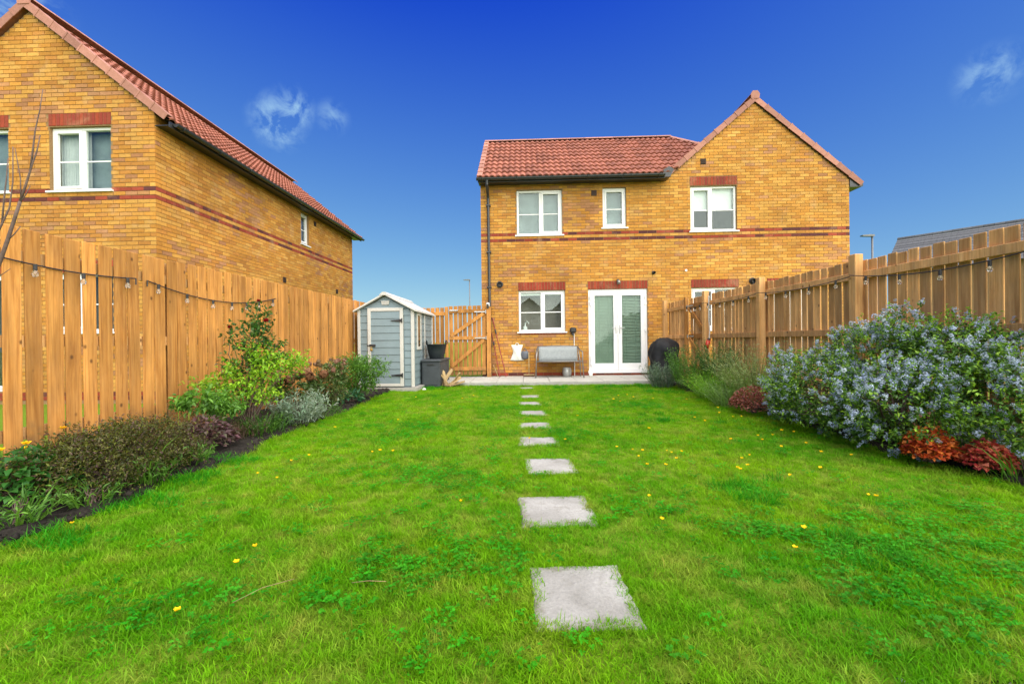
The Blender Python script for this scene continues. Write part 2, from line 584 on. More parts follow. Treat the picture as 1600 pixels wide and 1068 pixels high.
class MB:
    def __init__(self):
        self.v, self.f, self.c = [], [], []

    def add(self, vs, fs, col=None):
        o = len(self.v)
        self.v += [tuple(p) for p in vs]
        self.f += [tuple(i + o for i in f) for f in fs]
        self.c += [col or (1, 1, 1)] * len(vs)
        return self

    def box(self, x0, x1, y0, y1, z0, z1, col=None):
        vs = [(x0, y0, z0), (x1, y0, z0), (x1, y1, z0), (x0, y1, z0), (x0, y0, z1), (x1, y0, z1), (x1, y1, z1), (x0, y1, z1)]
        return self.add(vs, [(0, 3, 2, 1), (4, 5, 6, 7), (0, 1, 5, 4), (1, 2, 6, 5), (2, 3, 7, 6), (3, 0, 4, 7)], col)

    def cbox(self, x0, x1, y0, y1, z0, z1, b=0.004, col=None):
        """box with chamfered edges"""
        vs, idx = [], {}
        X, Y, Z = (x0, x1), (y0, y1), (z0, z1)
        for i in (0, 1):
            for j in (0, 1):
                for k in (0, 1):
                    sx, sy, sz = (1 - 2 * i), (1 - 2 * j), (1 - 2 * k)
                    for a in range(3):
                        p = [X[i] + (sx * b if a != 0 else 0), Y[j] + (sy * b if a != 1 else 0), Z[k] + (sz * b if a != 2 else 0)]
                        idx[i, j, k, a] = len(vs)
                        vs.append(p)
        fs = []
        for a in range(3):
            u, w = [q for q in range(3) if q != a]
            for s in (0, 1):
                loop = []
                for (p, q) in ((0, 0), (1, 0), (1, 1), (0, 1)):
                    k = [0, 0, 0]
                    k[a], k[u], k[w] = s, p, q
                    loop.append(idx[(*k, a)])
                flip = (s == 0) != (a == 1)
                fs.append(tuple(loop[::-1] if flip else loop))
        for e in range(3):       # edges along axis e
            u, w = [q for q in range(3) if q != e]
            for p in (0, 1):
                for q in (0, 1):
                    k0, k1 = [0] * 3, [0] * 3
                    k0[e], k1[e] = 0, 1
                    k0[u] = k1[u] = p
                    k0[w] = k1[w] = q
                    loop = [idx[(*k0, u)], idx[(*k1, u)], idx[(*k1, w)], idx[(*k0, w)]]
                    fs.append(tuple(loop))
        for i in (0, 1):
            for j in (0, 1):
                for k in (0, 1):
                    fs.append((idx[i, j, k, 0], idx[i, j, k, 1], idx[i, j, k, 2]))
        return self.add(vs, fs, col)

    def beam(self, p, q, w, h, up=(0, 0, 1), col=None):
        p, q, up = Vector(p), Vector(q), Vector(up)
        d = (q - p).normalized()
        s = d.cross(up)
        if s.length < 1e-4:
            s = d.cross(Vector((1, 0, 0)))
        s.normalize()
        t = s.cross(d)
        vs = []
        for e in (p, q):
            for a, b in ((-1, -1), (1, -1), (1, 1), (-1, 1)):
                vs.append(e + s * (a * w / 2) + t * (b * h / 2))
        return self.add(vs, [(0, 1, 2, 3), (7, 6, 5, 4), (0, 4, 5, 1), (1, 5, 6, 2), (2, 6, 7, 3), (3, 7, 4, 0)], col)

    def tube(self, pts, r, n=8, col=None, cap=True):
        pts = [Vector(p) for p in pts]
        rs = r if isinstance(r, (list, tuple)) else [r] * len(pts)
        vs, fs = [], []
        ref = None
        for i, p in enumerate(pts):
            d = (pts[min(i + 1, len(pts) - 1)] - pts[max(i - 1, 0)]).normalized()
            if ref is None:
                ref = d.orthogonal().normalized()
            s = (ref - d * ref.dot(d))
            s = s.normalized() if s.length > 1e-5 else d.orthogonal().normalized()
            ref = s
            t = d.cross(s)
            for k in range(n):
                a = 2 * math.pi * k / n
                vs.append(p + (s * math.cos(a) + t * math.sin(a)) * rs[i])
        for i in range(len(pts) - 1):
            for k in range(n):
                a, b = i * n + k, i * n + (k + 1) % n
                fs.append((a, b, b + n, a + n))
        if cap:
            fs.append(tuple(range(n))[::-1])
            fs.append(tuple(range((len(pts) - 1) * n, len(pts) * n)))
        return self.add(vs, fs, col)

    def lathe(self, prof, n=16, c=(0, 0, 0), sx=1.0, sy=1.0, col=None):
        vs, fs = [], []
        for (r, z) in prof:
            for k in range(n):
                a = 2 * math.pi * k / n
                vs.append((c[0] + r * sx * math.cos(a), c[1] + r * sy * math.sin(a), c[2] + z))
        for i in range(len(prof) - 1):
            for k in range(n):
                a, b = i * n + k, i * n + (k + 1) % n
                fs.append((a, b, b + n, a + n))
        fs.append(tuple(range(n))[::-1])
        fs.append(tuple(range((len(prof) - 1) * n, len(prof) * n)))
        return self.add(vs, fs, col)

    def prism(self, poly, y0, y1, col=None):
        """polygon in (x,z), extruded along y"""
        n = len(poly)
        vs = [(x, y0, z) for x, z in poly] + [(x, y1, z) for x, z in poly]
        fs = [tuple(range(n)), tuple(range(n, 2 * n))[::-1]] + [(i, i + n, (i + 1) % n + n, (i + 1) % n) for i in range(n)]
        return self.add(vs, fs, col)

    def mesh(self, name, mat, smooth=False, color=False):
        me = pymesh(name, self.v, self.f, mat, self.c if color else None)
        if smooth:
            for p in me.polygons:
                p.use_smooth = True
        bm_fix(me)
        return me

    def build(self, name, mat, parent=None, smooth=False, color=False, loc=(0, 0, 0), rot=(0, 0, 0)):
        return link(name, self.mesh(name, mat, smooth, color), parent, loc, rot)


def bm_fix(me):
    import bmesh
    b = bmesh.new()
    b.from_mesh(me)
    bmesh.ops.recalc_face_normals(b, faces=b.faces)
    b.to_mesh(me)
    b.free()


# ------------------------------------------------------------------ ground, lawn, beds, patio
A = 0.034                                   # houses are turned this much against the garden
HO = (-0.77, 11.20, 0.0)                    # left corner of the rear wall of the house ahead
g = MB().add([(-260, -60, -0.03), (260, -60, -0.03), (260, 400, -0.03), (-260, 400, -0.03)], [(0, 1, 2, 3)])
tag(g.build('ground', 'lawn_ground'), 'flat grassy ground beyond the fences', kind='structure')

LX0, LX1, LY0, LY1 = -2.50, 3.33, 1.275, 9.68


def wob(y, k):
    return 0.05 * math.sin(y * 2.1 + k) + 0.03 * math.sin(y * 5.3 + 2 * k)


def grid_sheet(name, mat, fx0, fx1, ys, nx, zf):
    v, f = [], []
    for y in ys:
        for i in range(nx + 1):
            t = i / nx
            x = fx0(y) * (1 - t) + fx1(y) * t
            v.append((x, y, zf(x, y, t)))
    for j in range(len(ys) - 1):
        for i in range(nx):
            a = j * (nx + 1) + i
            f.append((a, a + 1, a + nx + 2, a + nx + 1))
    return link(name, pymesh(name, v, f, mat, smooth=True))


def nfun(x, y):
    return math.sin(x * 7.1 + y * 3.3) * math.sin(y * 6.2 - x * 2.7) + 0.6 * math.sin(x * 17 + 1) * math.sin(y * 19 + 2)


ysl = [LY0 + (LY1 - LY0) * i / 60 for i in range(61)]
tag(grid_sheet('lawn', 'lawn_ground', lambda y: LX0 + wob(y, 0), lambda y: LX1 + wob(y, 2), ysl, 40,
               lambda x, y, t: 0.006 * nfun(x * 0.4, y * 0.4)), 'flat back garden lawn between two planted borders', kind='structure')


def FLX(y):            # left fence line
    return -3.70 + 0.065 * (y - 3.14)


def FRX(y):            # right fence line
    return 4.10 - 0.0295 * (y - 3.44)


ysb = [0.7 + (9.9 - 0.7) * i / 130 for i in range(131)]
tag(grid_sheet('flower_bed_left', 'soil', lambda y: FLX(y) - 0.15, lambda y: LX0 + wob(y, 0) + 0.02, ysb, 24,
               lambda x, y, t: 0.05 + 0.022 * nfun(x, y) + 0.05 * (1 - t) - (0.045 if t > 0.96 else 0)), 'dark soil border along the left fence', kind='structure')
tag(grid_sheet('flower_bed_right', 'soil', lambda y: LX1 + wob(y, 2) - 0.02, lambda y: FRX(y) + 0.15, ysb, 24,
               lambda x, y, t: 0.05 + 0.022 * nfun(x, y) - (0.045 if t < 0.04 else 0)), 'dark soil border along the right fence', kind='structure')
tag(grid_sheet('flower_bed_front', 'soil', lambda y: LX0 - 0.02, lambda y: LX1 + 0.02, [0.7, 0.8, 0.9, 1.0, 1.1, 1.2, 1.28, 1.36], 60,
               lambda x, y, t: -0.02 + 0.012 * nfun(x * 2, y * 2)), 'dark soil strip at the near end of the lawn', kind='structure')

# patio of square slabs, each a piece
patio = MB().box(-1.34, 4.66, -1.50, 0.02, -0.04, 0.078).build('patio', 'concrete')
patio.location = HO
patio.rotation_euler = (0, 0, -A)
tag(patio, 'pale paved patio along the house wall', kind='structure')
slab_me = [MB().cbox(-0.296, 0.296, -0.246, 0.246, 0, 0.03 + 0.003 * k, 0.006).mesh('paving_slab', 'paving') for k in range(3)]
for i in range(10):
    for j in range(3):
        link('paving_slab', random.choice(slab_me), patio, (-1.34 + 0.3 + 0.6 * i, -1.50 + 0.25 + 0.5 * j, 0.070 + random.uniform(-0.002, 0.002)),
             (random.uniform(-.003, .003), random.uniform(-.003, .003), 0))


# ------------------------------------------------------------------ brickwork
BUFF = [(0.51, 0.245, 0.050), (0.48, 0.215, 0.036), (0.55, 0.29, 0.066), (0.45, 0.195, 0.040), (0.48, 0.24, 0.070),
        (0.43, 0.205, 0.080), (0.40, 0.19, 0.085), (0.53, 0.27, 0.054), (0.50, 0.23, 0.040), (0.36, 0.165, 0.068)]
REDS = [(0.27, 0.048, 0.024), (0.24, 0.042, 0.024), (0.30, 0.058, 0.03), (0.13, 0.035, 0.028), (0.10, 0.03, 0.03)]


def brick_tint(u, z, red=False):
    if red:
        c = random.choice(REDS)
    else:
        # loads of bricks come in slightly different tones: blotches of paler and pinker ones
        k = math.sin(u * 1.7 + 3 * math.sin(z * 1.1)) + math.sin(z * 2.9 + u * 0.6) + random.gauss(0, 0.9)
        c = random.choice(BUFF[4:7] + [BUFF[9]]) if k > 1.7 else random.choice(BUFF[:4] + BUFF[7:9])
    d = random.uniform(0.86, 1.12)
    return tuple(min(0.75, x * d) for x in c)


BVAR = {}
for red in (False, True):
    lst = []
    for k in range(14 if not red else 6):
        c = BUFF[k % len(BUFF)] if not red else REDS[k % len(REDS)]
        d = random.uniform(0.88, 1.1)
        c = tuple(x * d for x in c)
        lst.append(MB().cbox(-0.1075, 0.1075, -0.0085 - 0.0012 * (k % 3), 0.02, -0.0325, 0.0325, 0.0022, c).mesh('brick', 'brick', color=True))
    BVAR[red] = lst


def brick_wall(wall, u0, u1, zref, zmin, ztop, openings, red_rows=(), score=None, limit=300, plinth=None, shift=0.0):
    """courses of bricks on the plane y=0 of the wall object; outward is -y.
    ztop(z) -> (ua, ub) range allowed at that height.  zref = centre of one course."""
    C, BL = 0.075, 0.225
    n0 = int(math.ceil((zmin - zref) / C))
    rows = MB()
    cand = []
    k = n0
    while True:
        zc = zref + k * C
        ra = ztop(zc + 0.03)
        if ra is None:
            break
        a, b = max(u0, ra[0]), min(u1, ra[1])
        off = shift + (0.0 if k % 2 == 0 else BL / 2)
        red = any(abs(zc - rr) < 0.02 for rr in red_rows) or (plinth is not None and zc < plinth)
        x = u0 + off - BL * 2
        while x < u1 + BL:
            segs = [(max(x, a), min(x + BL - 0.010, b))]
            x += BL
            for (oa, ob, oz0, oz1) in openings:
                if zc + 0.025 > oz0 and zc - 0.025 < oz1:
                    ns = []
                    for (p, q) in segs:
                        if q <= oa or p >= ob:
                            ns.append((p, q))
                        else:
                            if p < oa:
                                ns.append((p, oa - 0.004))
                            if q > ob:
                                ns.append((ob + 0.004, q))
                    segs = ns
            for (p, q) in segs:
                if q - p < 0.03:
                    continue
                full = abs((q - p) - 0.215) < 1e-4
                cand.append((p, q, zc, red, full))
        k += 1
    chosen = set()
    if score:
        sc = [(score((p + q) / 2, zc), i) for i, (p, q, zc, red, full) in enumerate(cand) if full]
        sc = sorted([s for s in sc if s[0] is not None])[:limit]
        chosen = {i for _, i in sc}
    for i, (p, q, zc, red, full) in enumerate(cand):
        if i in chosen:
            link('brick', random.choice(BVAR[red]), wall, ((p + q) / 2, 0, zc))
        else:
            y = -0.0085 + random.uniform(-0.0015, 0.0015)
            rows.box(p, q, y, 0.02, zc - 0.0325, zc + 0.0325, brick_tint(p, zc, red))
    o = link('brickwork', pymesh('brickwork', rows.v, rows.f, 'brick', rows.c), wall)
    o['kind'] = 'stuff'
    return o


def wall_core(name, parent, u0, u1, z0, z1, openings, gable=None, reveal=0.10, loc=(0, 0, 0), rot=(0, 0, 0)):
    """mortar face with real openings and reveals; gable = list of (u,z) above z1"""
    us = sorted({u0, u1, *[o[0] for o in openings], *[o[1] for o in openings]})
    zs = sorted({z0, z1, *[o[2] for o in openings], *[o[3] for o in openings]})
    us = [u for u in us if u0 <= u <= u1]
    zs = [z for z in zs if z0 <= z <= z1]
    m = MB()
    for i in range(len(us) - 1):
        for j in range(len(zs) - 1):
            cu, cz = (us[i] + us[i + 1]) / 2, (zs[j] + zs[j + 1]) / 2
            if any(o[0] < cu < o[1] and o[2] < cz < o[3] for o in openings):
                continue
            for y in (0.0, 0.28):
                m.add([(us[i], y, zs[j]), (us[i + 1], y, zs[j]), (us[i + 1], y, zs[j + 1]), (us[i], y, zs[j + 1])], [(0, 1, 2, 3) if y == 0 else (3, 2, 1, 0)])
    for (a, b, c, d) in openings:
        m.add([(a, 0, c), (a, 0.28, c), (a, 0.28, d), (a, 0, d)], [(0, 1, 2, 3)])
        m.add([(b, 0, c), (b, 0.28, c), (b, 0.28, d), (b, 0, d)], [(3, 2, 1, 0)])
        m.add([(a, 0, d), (b, 0, d), (b, 0.28, d), (a, 0.28, d)], [(0, 3, 2, 1)])
        m.add([(a, 0, c), (b, 0, c), (b, 0.28, c), (a, 0.28, c)], [(0, 1, 2, 3)])
    if gable:
        n = len(gable)
        m.add([(u, 0, z) for u, z in gable], [tuple(range(n))])
        m.add([(u, 0.28, z) for u, z in gable], [tuple(range(n))[::-1]])
    return link(name, pymesh(name, m.v, m.f, 'mortar'), parent, loc, rot)


def lintel(parent, u0, u1, z0, h=0.215, y=-0.010, name='lintel', sold=True):
    """soldier course of red bricks, each its own piece"""
    o = MB().box(u0, u1, y + 0.008, 0.03, z0 - 0.004, z0 + h + 0.004).build(name, 'mortar', parent)
    n = max(1, round((u1 - u0) / 0.075))
    w = (u1 - u0) / n
    ms = [MB().cbox(-w / 2 + 0.005, w / 2 - 0.005, -0.0, 0.03, 0, h, 0.002, tuple(x * random.uniform(0.85, 1.15) for x in REDS[k % 3])).mesh('brick', 'brick', color=True) for k in range(4)]
    for i in range(n):
        link('brick', random.choice(ms), o, (u0 + w * (i + 0.5), y + random.uniform(-.0015, .0015), z0))
    return o


def window(parent, u0, u1, z0, z1, panes, bar=0.47, sill=True, fill='room', label=None, y=0.055):
    """white casement window. panes = [(u_start, u_end, has_sash)] as fractions"""
    fw, d = 0.052, 0.065
    m = MB()
    m.cbox(u0, u0 + fw, y, y + d, z0, z1, 0.004)
    m.cbox(u1 - fw, u1, y, y + d, z0, z1, 0.004)
    m.cbox(u0 + fw, u1 - fw, y, y + d, z1 - fw, z1, 0.004)
    m.cbox(u0 + fw, u1 - fw, y, y + d, z0, z0 + fw, 0.004)
    wd = u1 - u0
    for (a, b, s) in panes[:-1]:
        uc = u0 + wd * b
        m.cbox(uc - 0.03, uc + 0.03, y + 0.002, y + d - 0.002, z0 + fw, z1 - fw, 0.004)
    win = m.build('window', 'white_upvc', parent)
    if label:
        win['label'] = label
    for (a, b, s) in panes:
        pa = u0 + wd * a + (fw if a == 0 else 0.03)
        pb = u0 + wd * b - (fw if b == 1 else 0.03)
        za, zb = z0 + fw, z1 - fw
        if s:
            sm = MB()
            sw = 0.048
            for (q0, q1, r0, r1) in ((pa, pa + sw, za, zb), (pb - sw, pb, za, zb), (pa + sw, pb - sw, za, za + sw), (pa + sw, pb - sw, zb - sw, zb)):
                sm.cbox(q0, q1, y - 0.014, y + 0.04, r0, r1, 0.004)
            sm.build('sash', 'white_upvc', win)
            pa, pb, za, zb = pa + sw, pb - sw, za + sw, zb - sw
        MB().box(pa - 0.004, pb + 0.004, y + 0.030, y + 0.036, za - 0.004, zb + 0.004).build('pane', 'window_glass', win)
        if bar:
            zz = za + (zb - za) * bar
            MB().box(pa, pb, y + 0.018, y + 0.029, zz - 0.011, zz + 0.011).build('glazing_bar', 'white_upvc', win)
    if sill:
        MB().prism([(u0 - 0.045, z0 - 0.034), (u1 + 0.045, z0 - 0.034), (u1 + 0.045, z0 - 0.002), (u0 - 0.045, z0 - 0.002)], -0.045, y + 0.03).build('sill', 'white_upvc', win)
    # room behind the glass
    rm = MB()
    ra, rb, rz0, rz1, ry0, ry1 = u0 - 0.5, u1 + 0.5, z0 - 0.7, z1 + 0.12, 0.285, 2.4
    rm.add([(ra, ry0, rz0), (rb, ry0, rz0), (rb, ry1, rz0), (ra, ry1, rz0), (ra, ry0, rz1), (rb, ry0, rz1), (rb, ry1, rz1), (ra, ry1, rz1)],
           [(0, 1, 2, 3), (7, 6, 5, 4), (3, 2, 6, 7), (0, 3, 7, 4), (2, 1, 5, 6)])
    link('room_lining', pymesh('room_lining', rm.v, rm.f, 'room'), win)
    if fill == 'curtain':
        v, f = [], []
        n = 60
        for (ca, cb) in ((u0 + 0.02, u0 + wd * 0.26), (u0 + wd * 0.27, u0 + wd * 0.50)):
            o = len(v)
            for i in range(n + 1):
                t = i / n
                yy = 0.20 + 0.018 * math.sin(t * 34 + ca)
                v += [(ca + (cb - ca) * t, yy, z0 + 0.02), (ca + (cb - ca) * t, yy, z1 - 0.02)]
            f += [(o + 2 * i, o + 2 * i + 2, o + 2 * i + 3, o + 2 * i + 1) for i in range(n)]
        link('curtain', pymesh('curtain', v, f, 'curtain', smooth=True), win)
        MB().box(u0 + wd * 0.2, u1 - 0.02, 0.245, 0.25, z0 + 0.03, z1 - 0.03).build('blind_or_backing', 'net_curtain', win)  # added panel lightens the dark right half, standing in for reflected sky
    elif fill == 'half_blind':
        MB().box(u0 + 0.05, u1 - 0.05, 0.16, 0.166, z0 + (z1 - z0) * 0.48, z1 - 0.04).build('blind_or_backing', 'blind', win)
    elif fill == 'kitchen':
        MB().box(u0 + 0.05, u1 - 0.05, 0.13, 0.16, z1 - 0.12, z1 - 0.05).build('blind_headbox', 'blind', win)
        MB().box(u0 - 0.3, u1 + 0.3, 0.75, 0.8, z0 - 0.6, z1 - 0.12).build('kitchen_unit', 'kitchen_unit', win)  # panel added close behind the glass to lighten the black window
        kt = MB().lathe([(0.05, 0.0), (0.06, 0.02), (0.06, 0.10), (0.02, 0.13), (0.015, 0.20), (0.03, 0.21)], 12, (u0 + 0.16, 0.20, z0 + 0.03))
        kt.tube([(u0 + 0.16, 0.20, z0 + 0.2), (u0 + 0.20, 0.20, z0 + 0.3), (u0 + 0.26, 0.21, z0 + 0.22)], 0.012, 6)
        kt.build('tap', 'white_plastic', win)
    elif fill == 'net':
        MB().box(u0 + 0.05, u1 - 0.05, 0.20, 0.206, z0 + 0.04, z1 - 0.04).build('blind_or_backing', 'net_curtain', win)  # added panel lightens the pane like reflected sky; the side window really has net
    return win


# ------------------------------------------------------------------ roof pieces
def pantile(mat, w=0.30, g=0.30, rolls=2, name='tile'):
    """double pantile: local x across, y up the slope, z out of the slope"""
    n = 7 * rolls
    L = g + 0.07
    v, f = [], []
    for (yy, zz) in ((0.0, -0.034), (0.0, 0.0), (L, -0.012)):
        for i in range(n + 1):
            t = i / n
            h = 0.5 - 0.5 * math.cos(2 * math.pi * (t * rolls))
            h = h ** 0.75
            lift = 0.036 * (1 - yy / L)
            v.append((-w / 2 + (w + 0.012) * t, yy, zz + 0.036 * h + lift))
    for r in (0, 1):
        for i in range(n):
            a = r * (n + 1) + i
            f.append((a, a + 1, a + n + 2, a + n + 1))
    return pymesh(name, v, f, mat, smooth=False)


def lay_tiles(roof, mats, x0, ncol, nrow, w, g, keep=None, mat='roof_tile'):
    """tiles are children of the roof object whose local frame is the slope"""
    vs = [pantile(mat, w, g)]
    for j in range(nrow):
        for i in range(ncol):
            xc, yy = x0 + w * (i + 0.5), g * j
            if keep and not keep(xc, yy + g * 0.5):
                continue
            link('tile', vs[0], roof, (xc, yy, 0.012 + random.uniform(-0.002, 0.002)), (random.uniform(-.006, .006), 0, random.uniform(-.005, .005)))


def cap_piece(L, w=0.15, h=0.12, mat='verge_tile'):
    """dry-verge cap: local x along the slope, covers the edge; face on -y, top on +z"""
    m = MB()
    t = 0.012
    m.prism([(0, -h), (L - 0.004, -h + 0.010), (L - 0.004, 0.010), (0, 0.022)], -t, 0)
    m.prism([(0, 0.010), (L - 0.004, -0.002), (L - 0.004, 0.010), (0, 0.022)], 0, w)
    m.prism([(0, -h - 0.008), (0.03, -h - 0.008), (0.03, 0.030), (0, 0.030)], -t - 0.006, -t + 0.002)
    return m.mesh('verge_cap', mat)


def verge(parent, p, q, n, width=0.15, name='verge_cap', flip=False):
    """row of caps from low point p to high point q (x,z) in the plane y=const"""
    (px, py, pz), (qx, qy, qz) = p, q
    L = math.hypot(qx - px, qz - pz) / n
    ang = math.atan2(qz - pz, qx - px)
    me = cap_piece(L, width)
    for i in range(n):
        t = i / n
        o = link(name, me, parent, (px + (qx - px) * t, py - 0.002 * (i % 2), pz + (qz - pz) * t))
        if flip:     # slope falling to the right: turn the piece round so its face still looks to -y
            o.rotation_euler = (0, -ang, 0)
            o.scale = (1, 1, -1)
        else:
            o.rotation_euler = (0, -ang, 0)


def ridge_tiles(parent, p, q, n, r=0.12, name='ridge_tile', mat='verge_tile'):
    p, q = Vector(p), Vector(q)
    L = (q - p).length / n
    v, f = [], []
    k = 8
    for x in (0, L - 0.005):
        for i in range(k + 1):
            a = math.pi * (0.08 + 0.84 * i / k)
            for rr in (r, r - 0.018):
                v.append((x, -rr * math.cos(a), rr * math.sin(a) * 0.8 - 0.035))
    o = 2 * (k + 1)
    for i in range(k):
        f.append((2 * i, 2 * i + 2, o + 2 * i + 2, o + 2 * i))
        f.append((2 * i + 1, o + 2 * i + 1, o + 2 * i + 3, 2 * i + 3))
        f.append((2 * i, 2 * i + 1, 2 * i + 3, 2 * i + 2))
        f.append((o + 2 * i, o + 2 * i + 2, o + 2 * i + 3, o + 2 * i + 1))
    me = pymesh(name, v, f, mat)
    d = (q - p).normalized()
    rot = d.to_track_quat('X', 'Z').to_euler()
    for i in range(n):
        link(name, me, parent, p + d * (L * i), rot)


def gutter(parent, x0, x1, y, z, r=0.055, bracket=0.9):
    """half-round gutter along local x"""
    v, f = [], []
    k = 8
    for x in (x0, x1):
        for i in range(k + 1):
            a = math.pi * (1 + i / k)
            v.append((x, y + r * math.cos(a), z + r * math.sin(a)))
        for i in range(k + 1):
            a = math.pi * (1 + i / k)
            v.append((x, y + (r - .004) * math.cos(a), z + (r - .004) * math.sin(a)))
    n = 2 * (k + 1)
    for i in range(k):
        f.append((i, i + 1, n + i + 1, n + i))
        f.append((k + 1 + i, n + k + 1 + i, n + k + 2 + i, k + 2 + i))
    f.append((0, n, n + k + 1, k + 1))
    f.append((k, 2 * k + 1, n + 2 * k + 1, n + k))
    f.append(tuple(range(k + 1)))
    f.append(tuple(range(n, n + k + 1))[::-1])
    gt = link('gutter', pymesh('gutter', v, f, 'gutter_black'), parent)
    nb = int((x1 - x0) / bracket)
    for i in range(nb + 1):
        xx = x0 + 0.15 + (x1 - x0 - 0.3) * i / max(nb, 1)
        m = MB()
        m.tube([(xx, y + (r + .006) * math.cos(a), z + (r + .006) * math.sin(a)) for a in [math.pi * (1 + q / 6) for q in range(7)]], 0.011, 6)
        m.box(xx - 0.012, xx + 0.012, y + r, y + r + 0.06, z - 0.05, z + 0.02)
        m.build('bracket', 'gutter_black', gt)
    return gt


def vent_grille(parent, u, z, s=0.14, mat='brown_vent'):
    m = MB()
    m.cbox(u - s / 2, u + s / 2, -0.022, 0.0, z - s / 2, z + s / 2, 0.004)
    for i in range(5):
        zz = z - s / 2 + s * (i + 0.7) / 5.4
        m.beam((u - s / 2 + .012, -0.026, zz), (u + s / 2 - .012, -0.026, zz), 0.012, 0.006)
    return m.build('vent_grille', mat, parent)


def round_vent(parent, u, z, r=0.075):
    m = MB()
    m.tube([(u, 0, z), (u, -0.03, z)], r, 20)
    m.tube([(u, -0.03, z), (u, -0.10, z - 0.01)], r * 0.72, 20, cap=False)
    m.tube([(u, -0.03, z), (u, -0.098, z - 0.01)], r * 0.62, 20, cap=False)
    return m.build('flue_vent', 'black_plastic', parent)


# ------------------------------------------------------------------ the house ahead
house = emp('semi_detached_house', HO, -A, 'buff brick house with gabled wing, red pantiles and white french doors straight ahead', 'house')
WD = 9.30
EAVE_L = 5.13       # top of wall under left roof
GX0, GX1, GA, GZ, GE = 4.64, 9.30, 6.974, 6.99, 5.015
slope = (GZ - GE) / (GX1 - GA)
OPN = [(0.93, 2.10, 3.735, 4.895), (3.14, 3.735, 3.885, 4.905), (0.955, 2.15, 1.242, 2.305), (2.745, 4.245, 0.192, 2.310),
       (5.365, 6.535, 1.242, 2.310), (7.26, 8.30, 0.192, 2.310), (5.36, 6.52, 3.75, 4.895)]


def top_main(z):
    if z < GE:
        return (0.0, WD)
    if z < EAVE_L and z < GZ:
        return (0.0, GX1 - (z - GE) / slope)
    if z >= GZ - 0.05:
        return None
    return (GX0 + (z - GE) / slope, GX1 - (z - GE) / slope)


gl = [(0, GE), (WD, GE), (GA, GZ), (GX0 + (EAVE_L - GE) / slope, EAVE_L), (0, EAVE_L)]
wall = wall_core('wall', house, 0, WD, -0.05, GE, OPN, gl)
HM = Matrix.Translation(HO) @ Matrix.Rotation(-A, 4, 'Z')


def vis_main(u, z):
    p = HM @ Vector((u, 0, z))
    if z < 0.3 or u > 8.9:
        return None
    if u > 4.2 and z < 2.9:
        return None
    if any(o[0] - .1 < u < o[1] + .1 and o[2] - .1 < z < o[3] + .35 for o in OPN):
        return None
    return (p - Vector((0, 0, CAM_Z))).length


ALLOW = OPN + [(0.94, 2.165, 2.305, 2.52), (2.73, 4.26, 2.31, 2.52), (5.35, 6.55, 2.31, 2.52), (7.25, 8.31, 2.31, 2.52), (5.345, 6.535, 4.895, 5.14),
               (0.94, 2.165, 1.165, 1.245)]
brick_wall(wall, 0.0, WD, 3.755, 0.04, top_main, ALLOW, (3.755, 3.605), vis_main, 300, plinth=0.175)
lintel(house, 0.945, 2.16, 2.312, 0.203)
lintel(house, 2.735, 4.255, 2.315, 0.200)
lintel(house, 5.355, 6.545, 2.315, 0.200)
lintel(house, 7.255, 8.305, 2.315, 0.200)
lintel(house, 5.35, 6.53, 4.912)
lintel(house, 0.945, 2.16, 1.172, 0.062, -0.012, 'sill_course')
# end walls and rear
ew = MB()
ew.box(0.002, 0.03, 0.285, 4.3, -0.05, EAVE_L)
ew.box(WD - 0.03, WD - 0.002, 0.285, 6.2, -0.05, GE)
ew.prism([(0.03, -0.05), (WD - 0.03, -0.05), (WD - 0.03, GE), (0.03, GE)], 4.25, 4.3)
ew.build('end_wall', 'mortar', house)
window(house, 0.93, 2.10, 3.735, 4.895, [(0, 0.52, False), (0.52, 1, True)], fill='net', label='upstairs left casement window')
window(house, 3.14, 3.735, 3.885, 4.905, [(0, 1, True)], fill='net', label='narrow upstairs window')
window(house, 0.955, 2.15, 1.242, 2.305, [(0, 0.5, False), (0.5, 1, True)], fill='kitchen', label='kitchen window beside the french doors')
window(house, 5.36, 6.52, 3.75, 4.895, [(0, 0.46, True), (0.46, 1, False)], fill='half_blind', label='upstairs window in the gable')
window(house, 5.365, 6.535, 1.242, 2.310, [(0, 0.5, True), (0.5, 1, False)], label='ground floor window behind the right fence')
dd = MB().cbox(7.26, 8.30, 0.05, 0.11, 0.192, 2.31, 0.005).build('neighbour_door', 'white_upvc', house)

